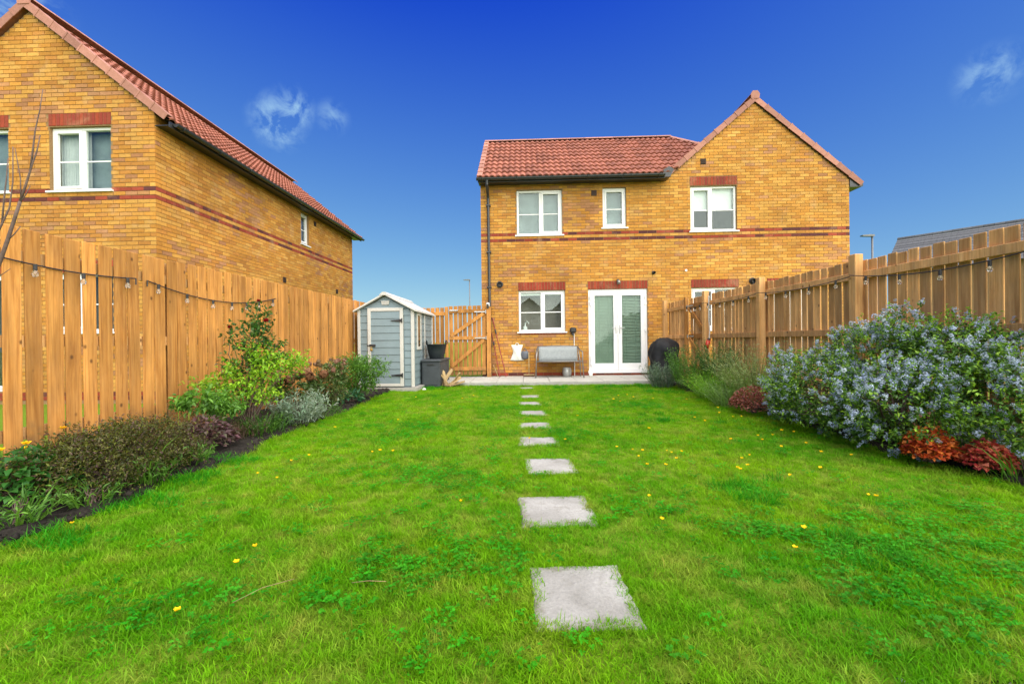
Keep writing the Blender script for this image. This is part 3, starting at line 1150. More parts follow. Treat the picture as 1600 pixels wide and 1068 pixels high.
# french doors
fd = MB()
fa, fb, fz0, fz1, fy = 2.745, 4.245, 0.192, 2.310, 0.03
fd.cbox(fa, fa + 0.055, fy, fy + 0.07, fz0, fz1, 0.004)
fd.cbox(fb - 0.055, fb, fy, fy + 0.07, fz0, fz1, 0.004)
fd.cbox(fa + 0.055, fb - 0.055, fy, fy + 0.07, fz1 - 0.055, fz1, 0.004)
fd.cbox(fa - 0.02, fb + 0.02, fy - 0.06, fy + 0.07, fz0 - 0.03, fz0 + 0.04, 0.006)
fdo = fd.build('french_door', 'white_upvc', house)
fdo['label'] = 'white double french doors with blinds behind the glass'
mid = (fa + fb) / 2
for (a, b, hs_) in ((fa + 0.057, mid - 0.003, 1), (mid + 0.003, fb - 0.057, -1)):
    lf = MB()
    st = 0.105
    z0_, z1_ = fz0 + 0.045, fz1 - 0.058
    lf.cbox(a, a + st, fy - 0.012, fy + 0.05, z0_, z1_, 0.006)
    lf.cbox(b - st, b, fy - 0.012, fy + 0.05, z0_, z1_, 0.006)
    lf.cbox(a + st, b - st, fy - 0.012, fy + 0.05, z1_ - st, z1_, 0.006)
    lf.cbox(a + st, b - st, fy - 0.012, fy + 0.05, z0_, z0_ + 0.17, 0.006)
    lf.build('door_leaf', 'white_upvc', fdo)
    MB().box(a + st - .004, b - st + .004, fy + 0.015, fy + 0.022, z0_ + 0.166, z1_ - st + .004).build('pane', 'door_glass', fdo)
    hx = (b - 0.045) if hs_ == 1 else (a + 0.045)
    hm = MB().cbox(hx - 0.013, hx + 0.013, fy - 0.022, fy - 0.010, 1.17, 1.39, 0.004)
    hm.tube([(hx, fy - 0.02, 1.315), (hx, fy - 0.058, 1.315), (hx - hs_ * 0.115, fy - 0.062, 1.312)], 0.0095, 8)
    hm.build('handle', 'steel', fdo)
    ex = a - 0.008 if hs_ == 1 else b + 0.008
    for hz in (0.42, 0.55, 1.26, 1.95, 2.10):
        MB().tube([(ex, fy - 0.025, hz - 0.045), (ex, fy - 0.025, hz + 0.045)], 0.017, 8).build('hinge', 'white_upvc', fdo)
    bl = MB()
    n = 46
    zb, zt = z0_ + 0.16, z1_ - 0.09
    for i in range(n):
        zz = zb + (zt - zb) * (i + 0.5) / n
        w = 0.022
        tl = 0.017 if hs_ == 1 else 0.013
        jig = random.uniform(-.012, .012) if (hs_ == -1 and 0.75 < zz < 1.25) else 0
        bl.add([(a + st - 0.01, fy + 0.040, zz - tl), (b - st + 0.01, fy + 0.040, zz - tl + jig), (b - st + 0.01, fy + 0.040 + w, zz + tl + jig), (a + st - 0.01, fy + 0.040 + w, zz + tl)], [(0, 1, 2, 3)])
    for q in (0.25, 0.75):
        xx = a + st + (b - a - 2 * st) * q
        bl.box(xx - .004, xx + .004, fy + 0.036, fy + 0.038, zb, zt)
    bl.build('venetian_blind', 'door_blind', fdo)
rm = MB()
rm.add([(fa - .5, .29, .1), (fb + .5, .29, .1), (fb + .5, 3.2, .1), (fa - .5, 3.2, .1), (fa - .5, .29, 2.5), (fb + .5, .29, 2.5), (fb + .5, 3.2, 2.5), (fa - .5, 3.2, 2.5)],
       [(0, 1, 2, 3), (7, 6, 5, 4), (3, 2, 6, 7), (0, 3, 7, 4), (2, 1, 5, 6)])
link('room_lining', pymesh('room_lining', rm.v, rm.f, 'room'), fdo)

# left roof: a slope up from the eaves, hipped at its right end; local frame = slope plane
SL = math.atan(0.84)
EY, EZ = -0.33, 5.10
RY = 1.95
SLEN = (RY - EY) / math.cos(SL)
RIDGE_Z = EZ + 0.84 * (RY - EY)


def roof_keep(x, yy):
    y = EY + yy * math.cos(SL)
    return x < 5.58 + (RY - y) and x < 4.72 + (y - EY) * 0.99


under = MB().add([(-0.03, 0, 0), (4.64, 0, 0), (4.64 + (1.24 - EY), (1.24 - EY) / math.cos(SL), 0), (5.5, SLEN, 0), (-0.03, SLEN, 0)], [(0, 1, 2, 3, 4)])
roof = link('roof', pymesh('roof', under.v, under.f, 'dark_wood'), house, (0, EY, EZ), (SL, 0, 0))
roof['label'] = 'red pantile roof of the lower left wing'
lay_tiles(roof, None, -0.045, 21, 10, 0.30, SLEN / 10, roof_keep)
bk = MB()
bk.add([(-0.03, RY, RIDGE_Z - .01), (5.5, RY, RIDGE_Z - .01), (5.5 + 2.28, 2 * RY - EY, EZ), (-0.03, 2 * RY - EY, EZ)], [(0, 1, 2, 3)])
bk.add([(5.5, RY, RIDGE_Z - .01), (6.95, 0.5, RIDGE_Z - .01 - 0.84 * 1.45), (7.78, 0.5, EZ), (7.78, 2 * RY - EY, EZ)], [(0, 1, 2, 3)])
link('roof_back', pymesh('roof_back', bk.v, bk.f, 'roof_tile'), house)
ridge_tiles(house, (-0.04, RY, RIDGE_Z + 0.035), (5.52, RY, RIDGE_Z + 0.035), 13, 0.11)
ridge_tiles(house, (5.52, RY, RIDGE_Z + 0.03), (6.32, RY - 0.8, RIDGE_Z - 0.67 + 0.05), 2, 0.10)
# left verge of that roof
mv = cap_piece(SLEN / 10, 0.12, 0.10)
for i in range(10):
    o = link('verge_cap', mv, roof, (-0.035, SLEN / 10 * i, 0.055), (0, 0, R(90)))
    o.scale = (1, -1, 1)
# soffit and fascia
MB().box(-0.03, 4.62, EY + 0.02, 0.0, EZ - 0.07, EZ - 0.055).build('soffit', 'gutter_black', house)
MB().box(-0.03, 4.62, EY + 0.0, EY + 0.02, EZ - 0.10, EZ + 0.005).build('fascia', 'gutter_black', house)
gutter(house, -0.06, 4.60, EY - 0.065, EZ - 0.02, 0.058)
dp = MB().tube([(0.20, EY - 0.06, EZ - 0.07), (0.20, EY - 0.05, EZ - 0.16), (0.20, -0.10, EZ - 0.33), (0.20, -0.055, EZ - 0.42), (0.205, -0.055, 2.5), (0.215, -0.055, 0.12)], 0.036, 12)
dpo = dp.build('downpipe', 'gutter_black', house)
for z in (0.9, 2.4, 3.3, 4.5):
    MB().cbox(0.145, 0.265, -0.10, 0.0, z - 0.018, z + 0.018, 0.004).build('bracket', 'gutter_black', dpo)
# gabled wing roof
gr = MB()
th = 0.06
for (xa, xb, sg) in ((GX0 + 0.06, GA, -1), (GX1 + 0.30, GA, 1)):
    za = (GE - 0.30 * slope if sg > 0 else GE + 0.06 * slope) + 0.05
    zb = GZ + 0.05
    gr.prism([(xa, za), (xb, zb), (xb, zb + th), (xa, za + th)], -0.03, 6.6)
gro = gr.build('gable_roof', 'roof_tile', house)
# pantile edges on the right slope where they show past the verge
verge(house, (GX0 + 0.04, -0.055, GE + 0.04 * slope + 0.13), (GA, -0.055, GZ + 0.13), 9)
verge(house, (GA, -0.055, GZ + 0.13), (GX1 + 0.32, -0.055, GE - 0.32 * slope + 0.13), 9)
ridge_tiles(house, (GA, -0.075, GZ + 0.15), (GA, 6.6, GZ + 0.15), 15, 0.125)
MB().prism([(GA - 0.10, GZ + 0.05), (GA + 0.10, GZ + 0.05), (GA + 0.11, GZ + 0.17), (GA + 0.06, GZ + 0.245), (GA - 0.06, GZ + 0.245), (GA - 0.11, GZ + 0.17)], -0.078, -0.05).build('ridge_end_cap', 'verge_tile', house)
MB().box(GX1, GX1 + 0.30, -0.03, 6.2, GE - 0.24, GE - 0.225).build('soffit', 'gutter_black', house)
MB().prism([(GX1 + 0.005, GE - 0.22), (GX1 + 0.33, GE - 0.225), (GX1 + 0.33, GE - 0.16), (GX1 + 0.005, GE + 0.02)], -0.03, 0.0).build('eave_box_end', 'gutter_black', house)
MB().prism([(4.56, 5.02), (4.74, 5.02), (4.84, 5.20), (4.72, 5.28), (4.58, 5.20)], -0.36, -0.04).build('eave_box_end', 'gutter_black', house)
vent_grille(house, 2.92, 4.777)
vent_grille(house, 5.69, 5.51)
round_vent(house, 0.473, 2.473, 0.085)
round_vent(house, 6.884, 2.458, 0.085)
round_vent(house, 4.411, 2.712, 0.045)
MB().tube([(5.228, 0, 2.755), (5.228, -0.03, 2.755)], 0.03, 12).build('overflow_pipe', 'white_plastic', house)
# wall lamp over the doors
wl_ = MB().cbox(3.47, 3.53, -0.05, -0.01, 2.45, 2.56, 0.006)
wl_.tube([(3.5, -0.05, 2.52), (3.5, -0.11, 2.50)], 0.014, 8)
wlo = wl_.build('wall_lamp', 'black_plastic', house)
MB().lathe([(0.03, 0.0), (0.045, -0.02), (0.05, -0.09), (0.02, -0.10)][::-1], 12, (3.5, -0.11, 2.52)).build('lamp_glass', 'dull_steel', wlo, True)
# outside tap in an insulated jacket, and its pale pipe
tp = MB().cbox(2.26, 2.42, -0.12, 0.0, 1.20, 1.34, 0.03)
tp.tube([(2.33, -0.09, 1.20), (2.33, -0.10, 1.14)], 0.03, 8)
tpo = tp.build('tap_cover', 'black_plastic', house)
MB().tube([(2.37, -0.02, 1.20), (2.372, -0.02, 0.1)], 0.011, 8).build('pipe', 'white_plastic', tpo)

# ------------------------------------------------------------------ the neighbouring house on the left
LO = (-6.36, 7.76, 0.0)
lh = emp('detached_house', LO, -A, 'buff brick house with red roof and tall gable behind the left fence', 'house')
LA, LZ, LE = -2.30, 7.09, 5.20
lsl = (LZ - LE) / (-LA)
LW0 = 2 * LA
LOPN = [(-1.965, -0.815, 3.82, 4.975), (-3.90, -2.735, 3.82, 4.975), (-1.965, -0.815, 1.27, 2.33), (-4.05, -2.60, 0.2, 2.33)]


def top_lh(z):
    if z < LE:
        return (LW0, 0.0)
    if z > LZ - 0.05:
        return None
    return (LW0 + (z - LE) / lsl, -(z - LE) / lsl)


lwall = wall_core('wall', lh, LW0, 0, -0.05, LE, LOPN, [(LW0, LE), (0, LE), (LA, LZ)])
LM = Matrix.Translation(LO) @ Matrix.Rotation(-A, 4, 'Z')


def vis_lh(u, z):
    p = LM @ Vector((u, 0, z))
    if p.x / p.y < -1.18 or z < 2.75:
        return None
    if any(o[0] - .1 < u < o[1] + .1 and o[2] - .1 < z < o[3] + .35 for o in LOPN):
        return None
    return (p - Vector((0, 0, CAM_Z))).length


LALLOW = LOPN + [(-1.985, -0.80, 4.975, 5.215), (-3.92, -2.72, 4.975, 5.215), (-1.985, -0.80, 2.33, 2.58), (-4.07, -2.58, 2.33, 2.58)]
brick_wall(lwall, LW0, 0.0, 3.825, 0.04, top_lh, LALLOW, (3.825, 3.675), vis_lh, 300, plinth=0.2, shift=0.1125)
side_open = [(5.0, 5.465, 3.97, 4.89)]
lside = wall_core('wall', lh, 0.0, 8.74, -0.05, LE, side_open, None, loc=(0, 0, 0), rot=(0, 0, R(90)))
lside['label'] = 'long side wall facing the garden'
brick_wall(lside, 0.002, 8.74, 3.825, 0.04, lambda z: (0.0, 8.74) if z < LE - 0.02 else None, side_open, (3.825, 3.675), plinth=0.2)
bk = MB().box(LW0 + 0.02, -0.02, 8.70, 8.73, -0.05, LE)
bk.box(LW0 + .002, LW0 + 0.03, 0.285, 8.74, -0.05, LE)
bk.prism([(LW0, LE), (0, LE), (LA, LZ)], 8.70, 8.73)
bk.build('end_wall', 'mortar', lh)
lintel(lh, -1.975, -0.805, 4.995)
lintel(lh, -3.91, -2.725, 4.995)
lintel(lh, -1.975, -0.805, 2.345)
lintel(lh, -4.06, -2.59, 2.345)
window(lh, -1.965, -0.815, 3.82, 4.975, [(0, 0.51, True), (0.51, 1, False)], fill='curtain', label='upstairs window with drawn pale curtains')
window(lh, -3.90, -2.735, 3.82, 4.975, [(0, 0.5, True), (0.5, 1, False)], fill='net', label='upstairs window at the edge of view')
window(lh, -1.965, -0.815, 1.27, 2.33, [(0, 0.5, True), (0.5, 1, False)])
window(lh, -4.05, -2.60, 0.2, 2.33, [(0, 0.5, True), (0.5, 1, True)], bar=0, sill=False, label='white glazed garden doors')
for o_ in (window(lh, 5.0, 5.465, 3.97, 4.89, [(0, 1, True)], fill='net', label='narrow window high on the side wall'),
           vent_grille(lh, 5.84, 4.76, 0.14), vent_grille(lh, 4.08, 2.76, 0.15), vent_grille(lh, 7.35, 2.81, 0.15)):
    o_.rotation_euler = (0, 0, R(90))
# roof: right slope faces the garden. local frame: x along the depth, y up the slope
LSA = math.atan(lsl)
LEX, LEZ = 0.30, LE - 0.30 * lsl + 0.05
LSLEN = (LEX - LA) / math.cos(LSA)
un = MB().add([(0, 0, 0), (9.0, 0, 0), (9.0, LSLEN, 0), (0, LSLEN, 0)], [(0, 1, 2, 3)])
lroof = link('roof', pymesh('roof', un.v, un.f, 'dark_wood'), lh)
# axes: x -> +depth, y -> up the slope to the left, z -> outwards
mx_ = Matrix(((0, -math.cos(LSA), math.sin(LSA), LEX), (1, 0, 0, -0.06), (0, math.sin(LSA), math.cos(LSA), LEZ), (0, 0, 0, 1)))
lroof.matrix_local = mx_
lroof['label'] = 'red pantile roof slope seen at a low angle'
lay_tiles(lroof, None, 0.0, 30, 10, 0.30, LSLEN / 10)
lsp = MB().prism([(LW0 - 0.30, LEZ), (LA, LZ + 0.05), (LA, LZ + 0.11), (LW0 - 0.30, LEZ + 0.06)], -0.06, 8.94).build('roof_back', 'roof_tile', lh)
verge(lh, (LA, -0.085, LZ + 0.15), (LEX + 0.02, -0.085, LEZ + 0.085), 10)
verge(lh, (LW0 - 0.30, -0.085, LEZ + 0.085), (LA, -0.085, LZ + 0.15), 10)
ridge_tiles(lh, (LA, -0.10, LZ + 0.16), (LA, 8.95, LZ + 0.16), 20, 0.13)
MB().prism([(LA - 0.11, LZ + 0.05), (LA + 0.11, LZ + 0.05), (LA + 0.12, LZ + 0.19), (LA + 0.06, LZ + 0.265), (LA - 0.06, LZ + 0.265), (LA - 0.12, LZ + 0.19)], -0.108, -0.08).build('ridge_end_cap', 'verge_tile', lh)
MB().box(0.0, LEX - 0.02, 0.0, 8.9, LEZ - 0.06, LEZ - 0.045).build('soffit', 'gutter_black', lh)
MB().box(LEX - 0.02, LEX, -0.03, 8.92, LEZ - 0.10, LEZ + 0.0).build('fascia', 'gutter_black', lh)
gt = gutter(lh, 0.03, 8.96, -LEX - 0.06, LEZ - 0.02, 0.056)
gt.rotation_euler = (0, 0, R(90))

# ------------------------------------------------------------------ fences
def board_set(w, h, t, mat, n=6, name='board'):
    out = []
    for k in range(n):
        m = MB()
        m.cbox(-w / 2, w / 2, -t / 2, t / 2, 0, h, 0.004)
        # slight warp so that the edges are not ruler straight
        b = random.uniform(-0.004, 0.004)
        m.v = [(x + b * math.sin(3.0 * z), y, z) for (x, y, z) in m.v]
        out.append(m.mesh(name, mat))
    return out


# left: boards towards the camera, rails and posts behind
y0, y1 = 2.30, 10.95
ang = math.atan2(1.0, 0.065)
lf = emp('timber_fence', (FLX(y0), y0, 0.08), ang, 'tall honey coloured close board timber fence along the left border', 'fence')
flen = (y1 - y0) / math.sin(ang)
bs = [board_set(w, 1.83, 0.014, 'fence_wood', 5) for w in (0.113, 0.118, 0.123)]
x = 0.0
while x < flen:
    me = random.choice(random.choice(bs))
    link('board', me, lf, (x + 0.06, 0.0 + random.uniform(-.003, .003), 0.0 + random.uniform(-0.006, 0.006)), (random.uniform(-.006, .006), random.uniform(-.005, .005), random.uniform(-.02, .02)))
    x += 0.139 + random.uniform(-0.005, 0.004)
for z in (0.28, 0.98, 1.62):
    MB().box(0, flen, 0.012, 0.050, z - 0.045, z + 0.045).build('rail', 'fence_wood_weathered', lf)
for i in range(6):
    MB().cbox(0.5 + 1.8 * i - 0.05, 0.5 + 1.8 * i + 0.05, 0.056, 0.156, 0, 1.80, 0.005).build('post', 'fence_wood_weathered', lf)

# right: rails and posts towards the camera, boards behind
y0, y1 = 10.86, 2.9
rd = math.atan2(-1.0, 0.0295)
rf = emp('timber_fence', (FRX(y0), y0, 0.08), rd, 'weathered brown timber fence with rails and posts facing the lawn on the right', 'fence')
# local x runs towards the camera, local -y faces the lawn (to -X)


def rx(y):
    return (y0 - y) / math.cos(math.atan(0.0295))


POSTS = [10.80, 8.68, 6.85, 5.02, 3.20]
rb = [board_set(w, 1.83, 0.018, 'fence_wood_weathered', 5) for w in (0.100, 0.105, 0.108)]


def boards(parent, xa, xb, yo, sets, pitch, top=1.83):
    n = max(1, round((xb - xa) / pitch))
    p = (xb - xa) / n
    for i in range(n):
        link('board', random.choice(random.choice(sets)), parent, (xa + p * (i + 0.5), yo + random.uniform(-.002, .002), random.uniform(-0.012, 0.012) + top - 1.83),
             (random.uniform(-.005, .005), random.uniform(-.004, .004), random.uniform(-.02, .02)))


boards(rf, rx(8.62), rx(2.9), 0.05, rb, 0.1215)
boards(rf, rx(10.80), rx(9.66), 0.05, rb, 0.1215)
for z in (0.33, 0.99, 1.65):
    for a, b in ((rx(8.68), rx(2.9)), (rx(10.80), rx(9.64))):
        o = MB().cbox(a, b, 0.0, 0.038, z - 0.043, z + 0.043, 0.004)
        o = o.build('rail', 'fence_wood_weathered', rf)
for y in POSTS:
    MB().cbox(rx(y) - 0.05, rx(y) + 0.05, -0.102, -0.002, -0.1, 1.89, 0.006).build('post', 'fence_wood_weathered', rf)
MB().cbox(rx(9.62) - 0.03, rx(9.62) + 0.03, -0.072, -0.002, -0.1, 1.85, 0.006).build('post', 'gate_wood', rf)
# gate within the right fence
gt_ = emp('garden_gate', (FRX(9.58), 9.58, 0.08), rd, 'plank gate with diagonal brace set into the right hand fence', 'gate')
boards(gt_, 0.02, 0.82, 0.05, rb, 0.1215)
for z in (0.33, 0.99, 1.65):
    MB().cbox(0.01, 0.83, 0.0, 0.038, z - 0.05, z + 0.05, 0.004).build('rail', 'gate_wood', gt_)
for (za, zb) in ((1.60, 1.04), (0.94, 0.38)):
    MB().beam((0.06, -0.002, za), (0.78, -0.002, zb), 0.036, 0.085, (0, 0, 1)).build('brace', 'gate_wood', gt_)
for z in (0.99, 1.65):
    hm = MB().box(0.02, 0.30, -0.032, -0.026, z - 0.012, z + 0.012)
    hm.tube([(0.0, -0.03, z - 0.03), (0.0, -0.03, z + 0.03)], 0.012, 8)
    hm.build('hinge', 'steel', gt_)

# gate between shed and house, facing the camera
ga = emp('garden_gate', (-1.60, 10.98, 0.10), -A, 'slatted honey coloured garden gate with Z brace beside the grey shed', 'gate')
gb = [board_set(0.098, 1.76, 0.018, 'gate_wood', 4), board_set(0.094, 1.76, 0.018, 'gate_wood', 4)]
for i in range(8):
    link('board', random.choice(random.choice(gb)), ga, (0.055 + 0.118 * i, 0.045, 0.06 + random.uniform(-.005, .005)), (0, random.uniform(-.006, .006), random.uniform(-.02, .02)))
for z in (0.22, 1.00, 1.68):
    MB().cbox(0.0, 0.94, 0.0, 0.035, z - 0.045, z + 0.045, 0.004).build('rail', 'gate_wood', ga)
for (za, zb) in ((0.28, 0.95), (1.06, 1.62)):
    MB().beam((0.05, -0.001, za), (0.89, -0.001, zb), 0.034, 0.085, (0, 0, 1)).build('brace', 'gate_wood', ga)
for z in (1.00, 1.66):
    hm = MB().box(0.66, 0.93, -0.030, -0.020, z - 0.014, z + 0.014)
    hm.tube([(0.945, -0.025, z - 0.045), (0.945, -0.025, z + 0.045)], 0.013, 8)
    hm.build('hinge', 'steel', ga)
MB().box(0.02, 0.24, -0.028, -0.018, 1.69, 1.72).build('bolt', 'steel', ga)
gp = emp('fence_panel', (-2.42, 11.01, 0.10), -A, 'short run of fence boards between the shed and the slatted gate', 'fence')
for i in range(6):
    link('board', random.choice(random.choice(gb)), gp, (0.05 + 0.118 * i, 0.045, 0.02 + random.uniform(-.005, .005)))
for z in (0.3, 1.62):
    MB().cbox(0.0, 0.72, 0.0, 0.035, z - 0.045, z + 0.045, 0.004).build('rail', 'gate_wood', gp)
MB().cbox(0.72, 0.80, -0.02, 0.06, -0.12, 1.80, 0.006).build('post', 'gate_wood', gp)
o = MB().cbox(-0.055, 0.055, -0.05, 0.05, -0.02, 1.80, 0.006).build('gate_post', 'gate_wood', loc=(-0.585, 10.98, 0.09))
tag(o, 'square timber gate post against the house corner', 'post')
sc_ = emp('security_camera', (-0.60, 10.90, 1.86), 0, 'small white camera on top of the gate post', 'camera')
MB().cbox(-0.035, 0.045, -0.05, 0.05, 0.03, 0.12, 0.012).build('housing', 'white_plastic', sc_)
m = MB().tube([(0.0, -0.05, 0.06), (0.0, -0.068, 0.058)], 0.03, 12)
m.box(-0.02, 0.02, 0.0, 0.04, -0.02, 0.03)
m.build('lens', 'black_plastic', sc_)

# ------------------------------------------------------------------ shed
SX, SY, SZ = -2.60, 8.90, 0.09
sh = emp('garden_shed', (SX, SY, SZ), -A, 'small grey plastic garden shed with white trim and gabled roof', 'shed')
hw, dp_, eh, ah = 0.555, 1.80, 1.60, 1.90
MB().box(-0.66, 0.66, -0.08, 1.9, -0.13, -0.005).build('base_slab', 'concrete', sh)
core = MB()
core.prism([(-hw, 0.0), (hw, 0.0), (hw, eh), (0, ah - 0.04), (-hw, eh)], 0.02, dp_ - 0.02)
core.build('wall_core', 'shed_grey', sh)
plank = 0.145
door_w = (-0.335, 0.335)
for i in range(13):
    za, zb = plank * i + 0.03, min(plank * (i + 1) + 0.03, 1.87)

    def half(z):
        return hw - 0.02 if z <= eh else max(0.03, (hw - 0.02) * (ah - 0.04 - z) / (ah - 0.04 - eh))
    wa, wb = half(za), half(zb)
    # weather board: bottom edge stands proud
    if zb < 1.64:
        segs = [(-wa, door_w[0] - 0.05), (door_w[1] + 0.05, wa)]
    else:
        segs = [(-min(wa, wa), wa)]
    for (p, q) in segs:
        qt, pt = (min(q, wb), max(p, -wb))
        if zb > eh:
            pt, qt = -wb, wb
        m = MB().add([(p, 0.0, za), (q, 0.0, za), (qt, 0.012, zb - 0.006), (pt, 0.012, zb - 0.006), (p, 0.02, za), (q, 0.02, za), (qt, 0.02, zb), (pt, 0.02, zb)],
                     [(0, 1, 2, 3), (0, 4, 5, 1), (3, 2, 6, 7), (1, 5, 6, 2), (0, 3, 7, 4)])
        m.build('weather_board', 'shed_grey', sh)
    if zb < 1.66:
        m = MB().add([(hw + 0.012, 0.04, za), (hw + 0.012, dp_ - 0.04, za), (hw, dp_ - 0.04, zb - 0.006), (hw, 0.04, zb - 0.006), (hw - .006, 0.04, za), (hw - .006, dp_ - 0.04, za), (hw - .006, dp_ - 0.04, zb), (hw - .006, 0.04, zb)],
                     [(0, 1, 2, 3), (0, 4, 5, 1), (3, 2, 6, 7), (1, 5, 6, 2), (0, 3, 7, 4)])
        m.build('weather_board', 'shed_grey', sh)
for (x, y) in ((-hw, 0), (hw, 0), (hw, dp_), (-hw, dp_)):
    MB().cbox(x - 0.03, x + 0.03, y - 0.012 if y == 0 else y - 0.05, y + 0.05 if y == 0 else y + 0.012, 0, eh - 0.005, 0.006).build('corner_post', 'shed_white', sh)
MB().cbox(hw - 0.002, hw + 0.022, 1.0, 1.05, 0.0, eh - 0.01, 0.005).build('corner_post', 'shed_white', sh)
# door
dr = MB()
dr.cbox(door_w[0] - 0.035, door_w[0] + 0.035, -0.03, 0.012, 0.02, 1.635, 0.006)
dr.cbox(door_w[1] - 0.035, door_w[1] + 0.035, -0.03, 0.012, 0.02, 1.635, 0.006)
dr.cbox(door_w[0] + 0.035, door_w[1] - 0.035, -0.03, 0.012, 1.565, 1.635, 0.006)
dr.cbox(door_w[0] + 0.035, door_w[1] - 0.035, -0.03, 0.012, 0.02, 0.08, 0.006)
dro = dr.build('door', 'shed_white', sh)
for i in range(10):
    za, zb = 0.08 + 0.1485 * i, 0.08 + 0.1485 * (i + 1)
    MB().add([(-0.30, -0.026, za), (0.30, -0.026, za), (0.30, -0.014, zb - 0.006), (-0.30, -0.014, zb - 0.006), (-0.30, 0.0, za), (0.30, 0.0, za), (0.30, 0.0, zb), (-0.30, 0.0, zb)],
             [(0, 1, 2, 3), (0, 4, 5, 1), (3, 2, 6, 7), (1, 5, 6, 2), (0, 3, 7, 4)]).build('door_plank', 'shed_grey', dro)
for z in (0.25, 1.37):
    m = MB().prism([(0.335, z - 0.028), (0.36, z - 0.028), (0.36, z + 0.028), (0.335, z + 0.028), (0.12, z + 0.006), (0.12, z - 0.006)], -0.042, -0.030)
    m.tube([(0.35, -0.045, z - 0.045), (0.35, -0.045, z + 0.045)], 0.014, 8)
    m.build('hinge', 'black_plastic', dro)
m = MB().cbox(-0.33, -0.20, -0.06, -0.03, 0.84, 0.89, 0.008)
m.cbox(-0.375, -0.345, -0.05, -0.03, 0.85, 0.88, 0.005)
m.build('latch', 'black_plastic', dro)
m = MB().cbox(-0.305, -0.255, -0.075, -0.055, 0.755, 0.80, 0.006)
m.tube([(-0.295, -0.065, 0.80), (-0.295, -0.065, 0.835), (-0.265, -0.065, 0.835), (-0.265, -0.065, 0.80)], 0.005, 6)
m.build('padlock', 'brass', dro)
# window in the side, gable vent, roof
m = MB()
for (a, b, c, d) in ((0.30, 0.36, 0.76, 1.56), (0.60, 0.66, 0.76, 1.56), (0.36, 0.60, 0.76, 0.83), (0.36, 0.60, 1.49, 1.56)):
    m.cbox(hw + 0.002, hw + 0.03, a, b, c, d, 0.005)
wo = m.build('window', 'shed_white', sh)
MB().box(hw + 0.013, hw + 0.018, 0.36, 0.60, 0.83, 1.49).build('pane', 'window_glass', wo)
MB().box(hw + 0.0125, hw + 0.0135, 0.355, 0.605, 0.825, 1.495).build('window_back', 'dark_wood', wo)
m = MB().prism([(-0.085, 1.78), (0.085, 1.78), (0.07, 1.70), (-0.07, 1.70)], -0.012, 0.012)
for i in range(4):
    m.box(-0.06, 0.06, -0.018, -0.012, 1.712 + 0.017 * i, 1.720 + 0.017 * i)
m.build('gable_vent', 'shed_white', sh)
rf_ = MB()
ov = 0.09
rs = (ah - eh) / hw
for sg in (-1, 1):
    e = (sg * (hw + ov), eh - rs * ov)
    rf_.prism([(e[0], e[1]), (0, ah), (0, ah + 0.035), (e[0], e[1] + 0.035)], -0.09, dp_ + 0.09)
rfo = rf_.build('roof', 'shed_white', sh)
MB().prism([(-0.10, ah - 0.012), (0.10, ah - 0.012), (0.03, ah + 0.055), (-0.03, ah + 0.055)], -0.10, dp_ + 0.10).build('ridge_cap', 'shed_white', rfo)

# ------------------------------------------------------------------ things by the shed and along the house wall
bx_ = emp('storage_box', (-1.78, 9.42, 0.03), -A, 'dark grey plastic storage box beside the shed', 'storage box')
m = MB().cbox(-0.20, 0.20, 0.0, 1.15, 0, 0.54, 0.015)
for i in range(4):
    m.cbox(0.19, 0.208, 0.06 + 0.27 * i, 0.28 + 0.27 * i, 0.05, 0.48, 0.006)
m.cbox(-0.17, 0.15, -0.012, 0.01, 0.05, 0.44, 0.006)
m.build('body', 'box_grey', bx_)
lm = MB().cbox(-0.215, 0.215, -0.02, 1.17, 0.54, 0.60, 0.018).build('lid', 'box_grey', bx_)
MB().cbox(-0.07, 0.07, -0.026, -0.012, 0.475, 0.505, 0.004).build('handle', 'black_plastic', bx_)
tr_ = emp('trug', (-1.72, 9.85, 0.632), 0.4, 'black flexible bucket with handles standing on the storage box', 'bucket')
m = MB().lathe([(0.155, 0.0), (0.16, 0.005), (0.195, 0.16), (0.222, 0.315), (0.230, 0.318), (0.230, 0.33), (0.212, 0.33), (0.185, 0.16), (0.15, 0.02)], 28)
m.build('tub', 'trug_black', tr_, True)
for sg in (-1, 1):
    pts = [(sg * 0.225, -0.07, 0.325), (sg * 0.228, -0.065, 0.385), (sg * 0.225, 0, 0.41), (sg * 0.228, 0.065, 0.385), (sg * 0.225, 0.07, 0.325)]
    MB().tube(pts, 0.013, 8).build('handle', 'trug_black', tr_, True)
PL = [((-1.60, 9.62, .02), (-1.42, 9.95, .34), .09, 'split pale plank leaning against the storage box'),
      ((-1.47, 9.58, .02), (-1.55, 9.70, .33), .07, 'narrow pale batten propped upright at the storage box'),
      ((-1.42, 9.55, .03), (-1.20, 9.72, .20), .16, 'wide weathered board lying on the pile of offcuts'),
      ((-1.35, 9.52, .05), (-1.10, 9.62, .12), .12, 'lowest flat offcut of the wood pile on the paving'),
      ((-1.33, 9.66, .10), (-1.18, 9.60, .30), .06, 'short pointed offcut standing up from the wood pile'),
      ((-1.38, 9.50, .03), (-1.55, 9.52, .26), .05, 'thin pale stick leaning left off the wood pile')]
for (p, q, w, lb) in PL:
    c = Vector(p)
    d = Vector(q) - c
    L = d.length * 1.15
    m = MB().prism([(-w / 2, 0), (w / 2, 0.02), (w / 2 * 0.9, L * 0.86), (0.0, L), (-w / 2, L * 0.9)], -0.011, 0.011)
    o = m.build('wood_offcut', 'pale_wood', loc=p)
    o.rotation_euler = d.to_track_quat('Z', 'Y').to_euler()
    tag(o, lb, 'wood', 'wood offcuts by the storage box')


def HP(s, y, z):
    return HM @ Vector((s, y, z))


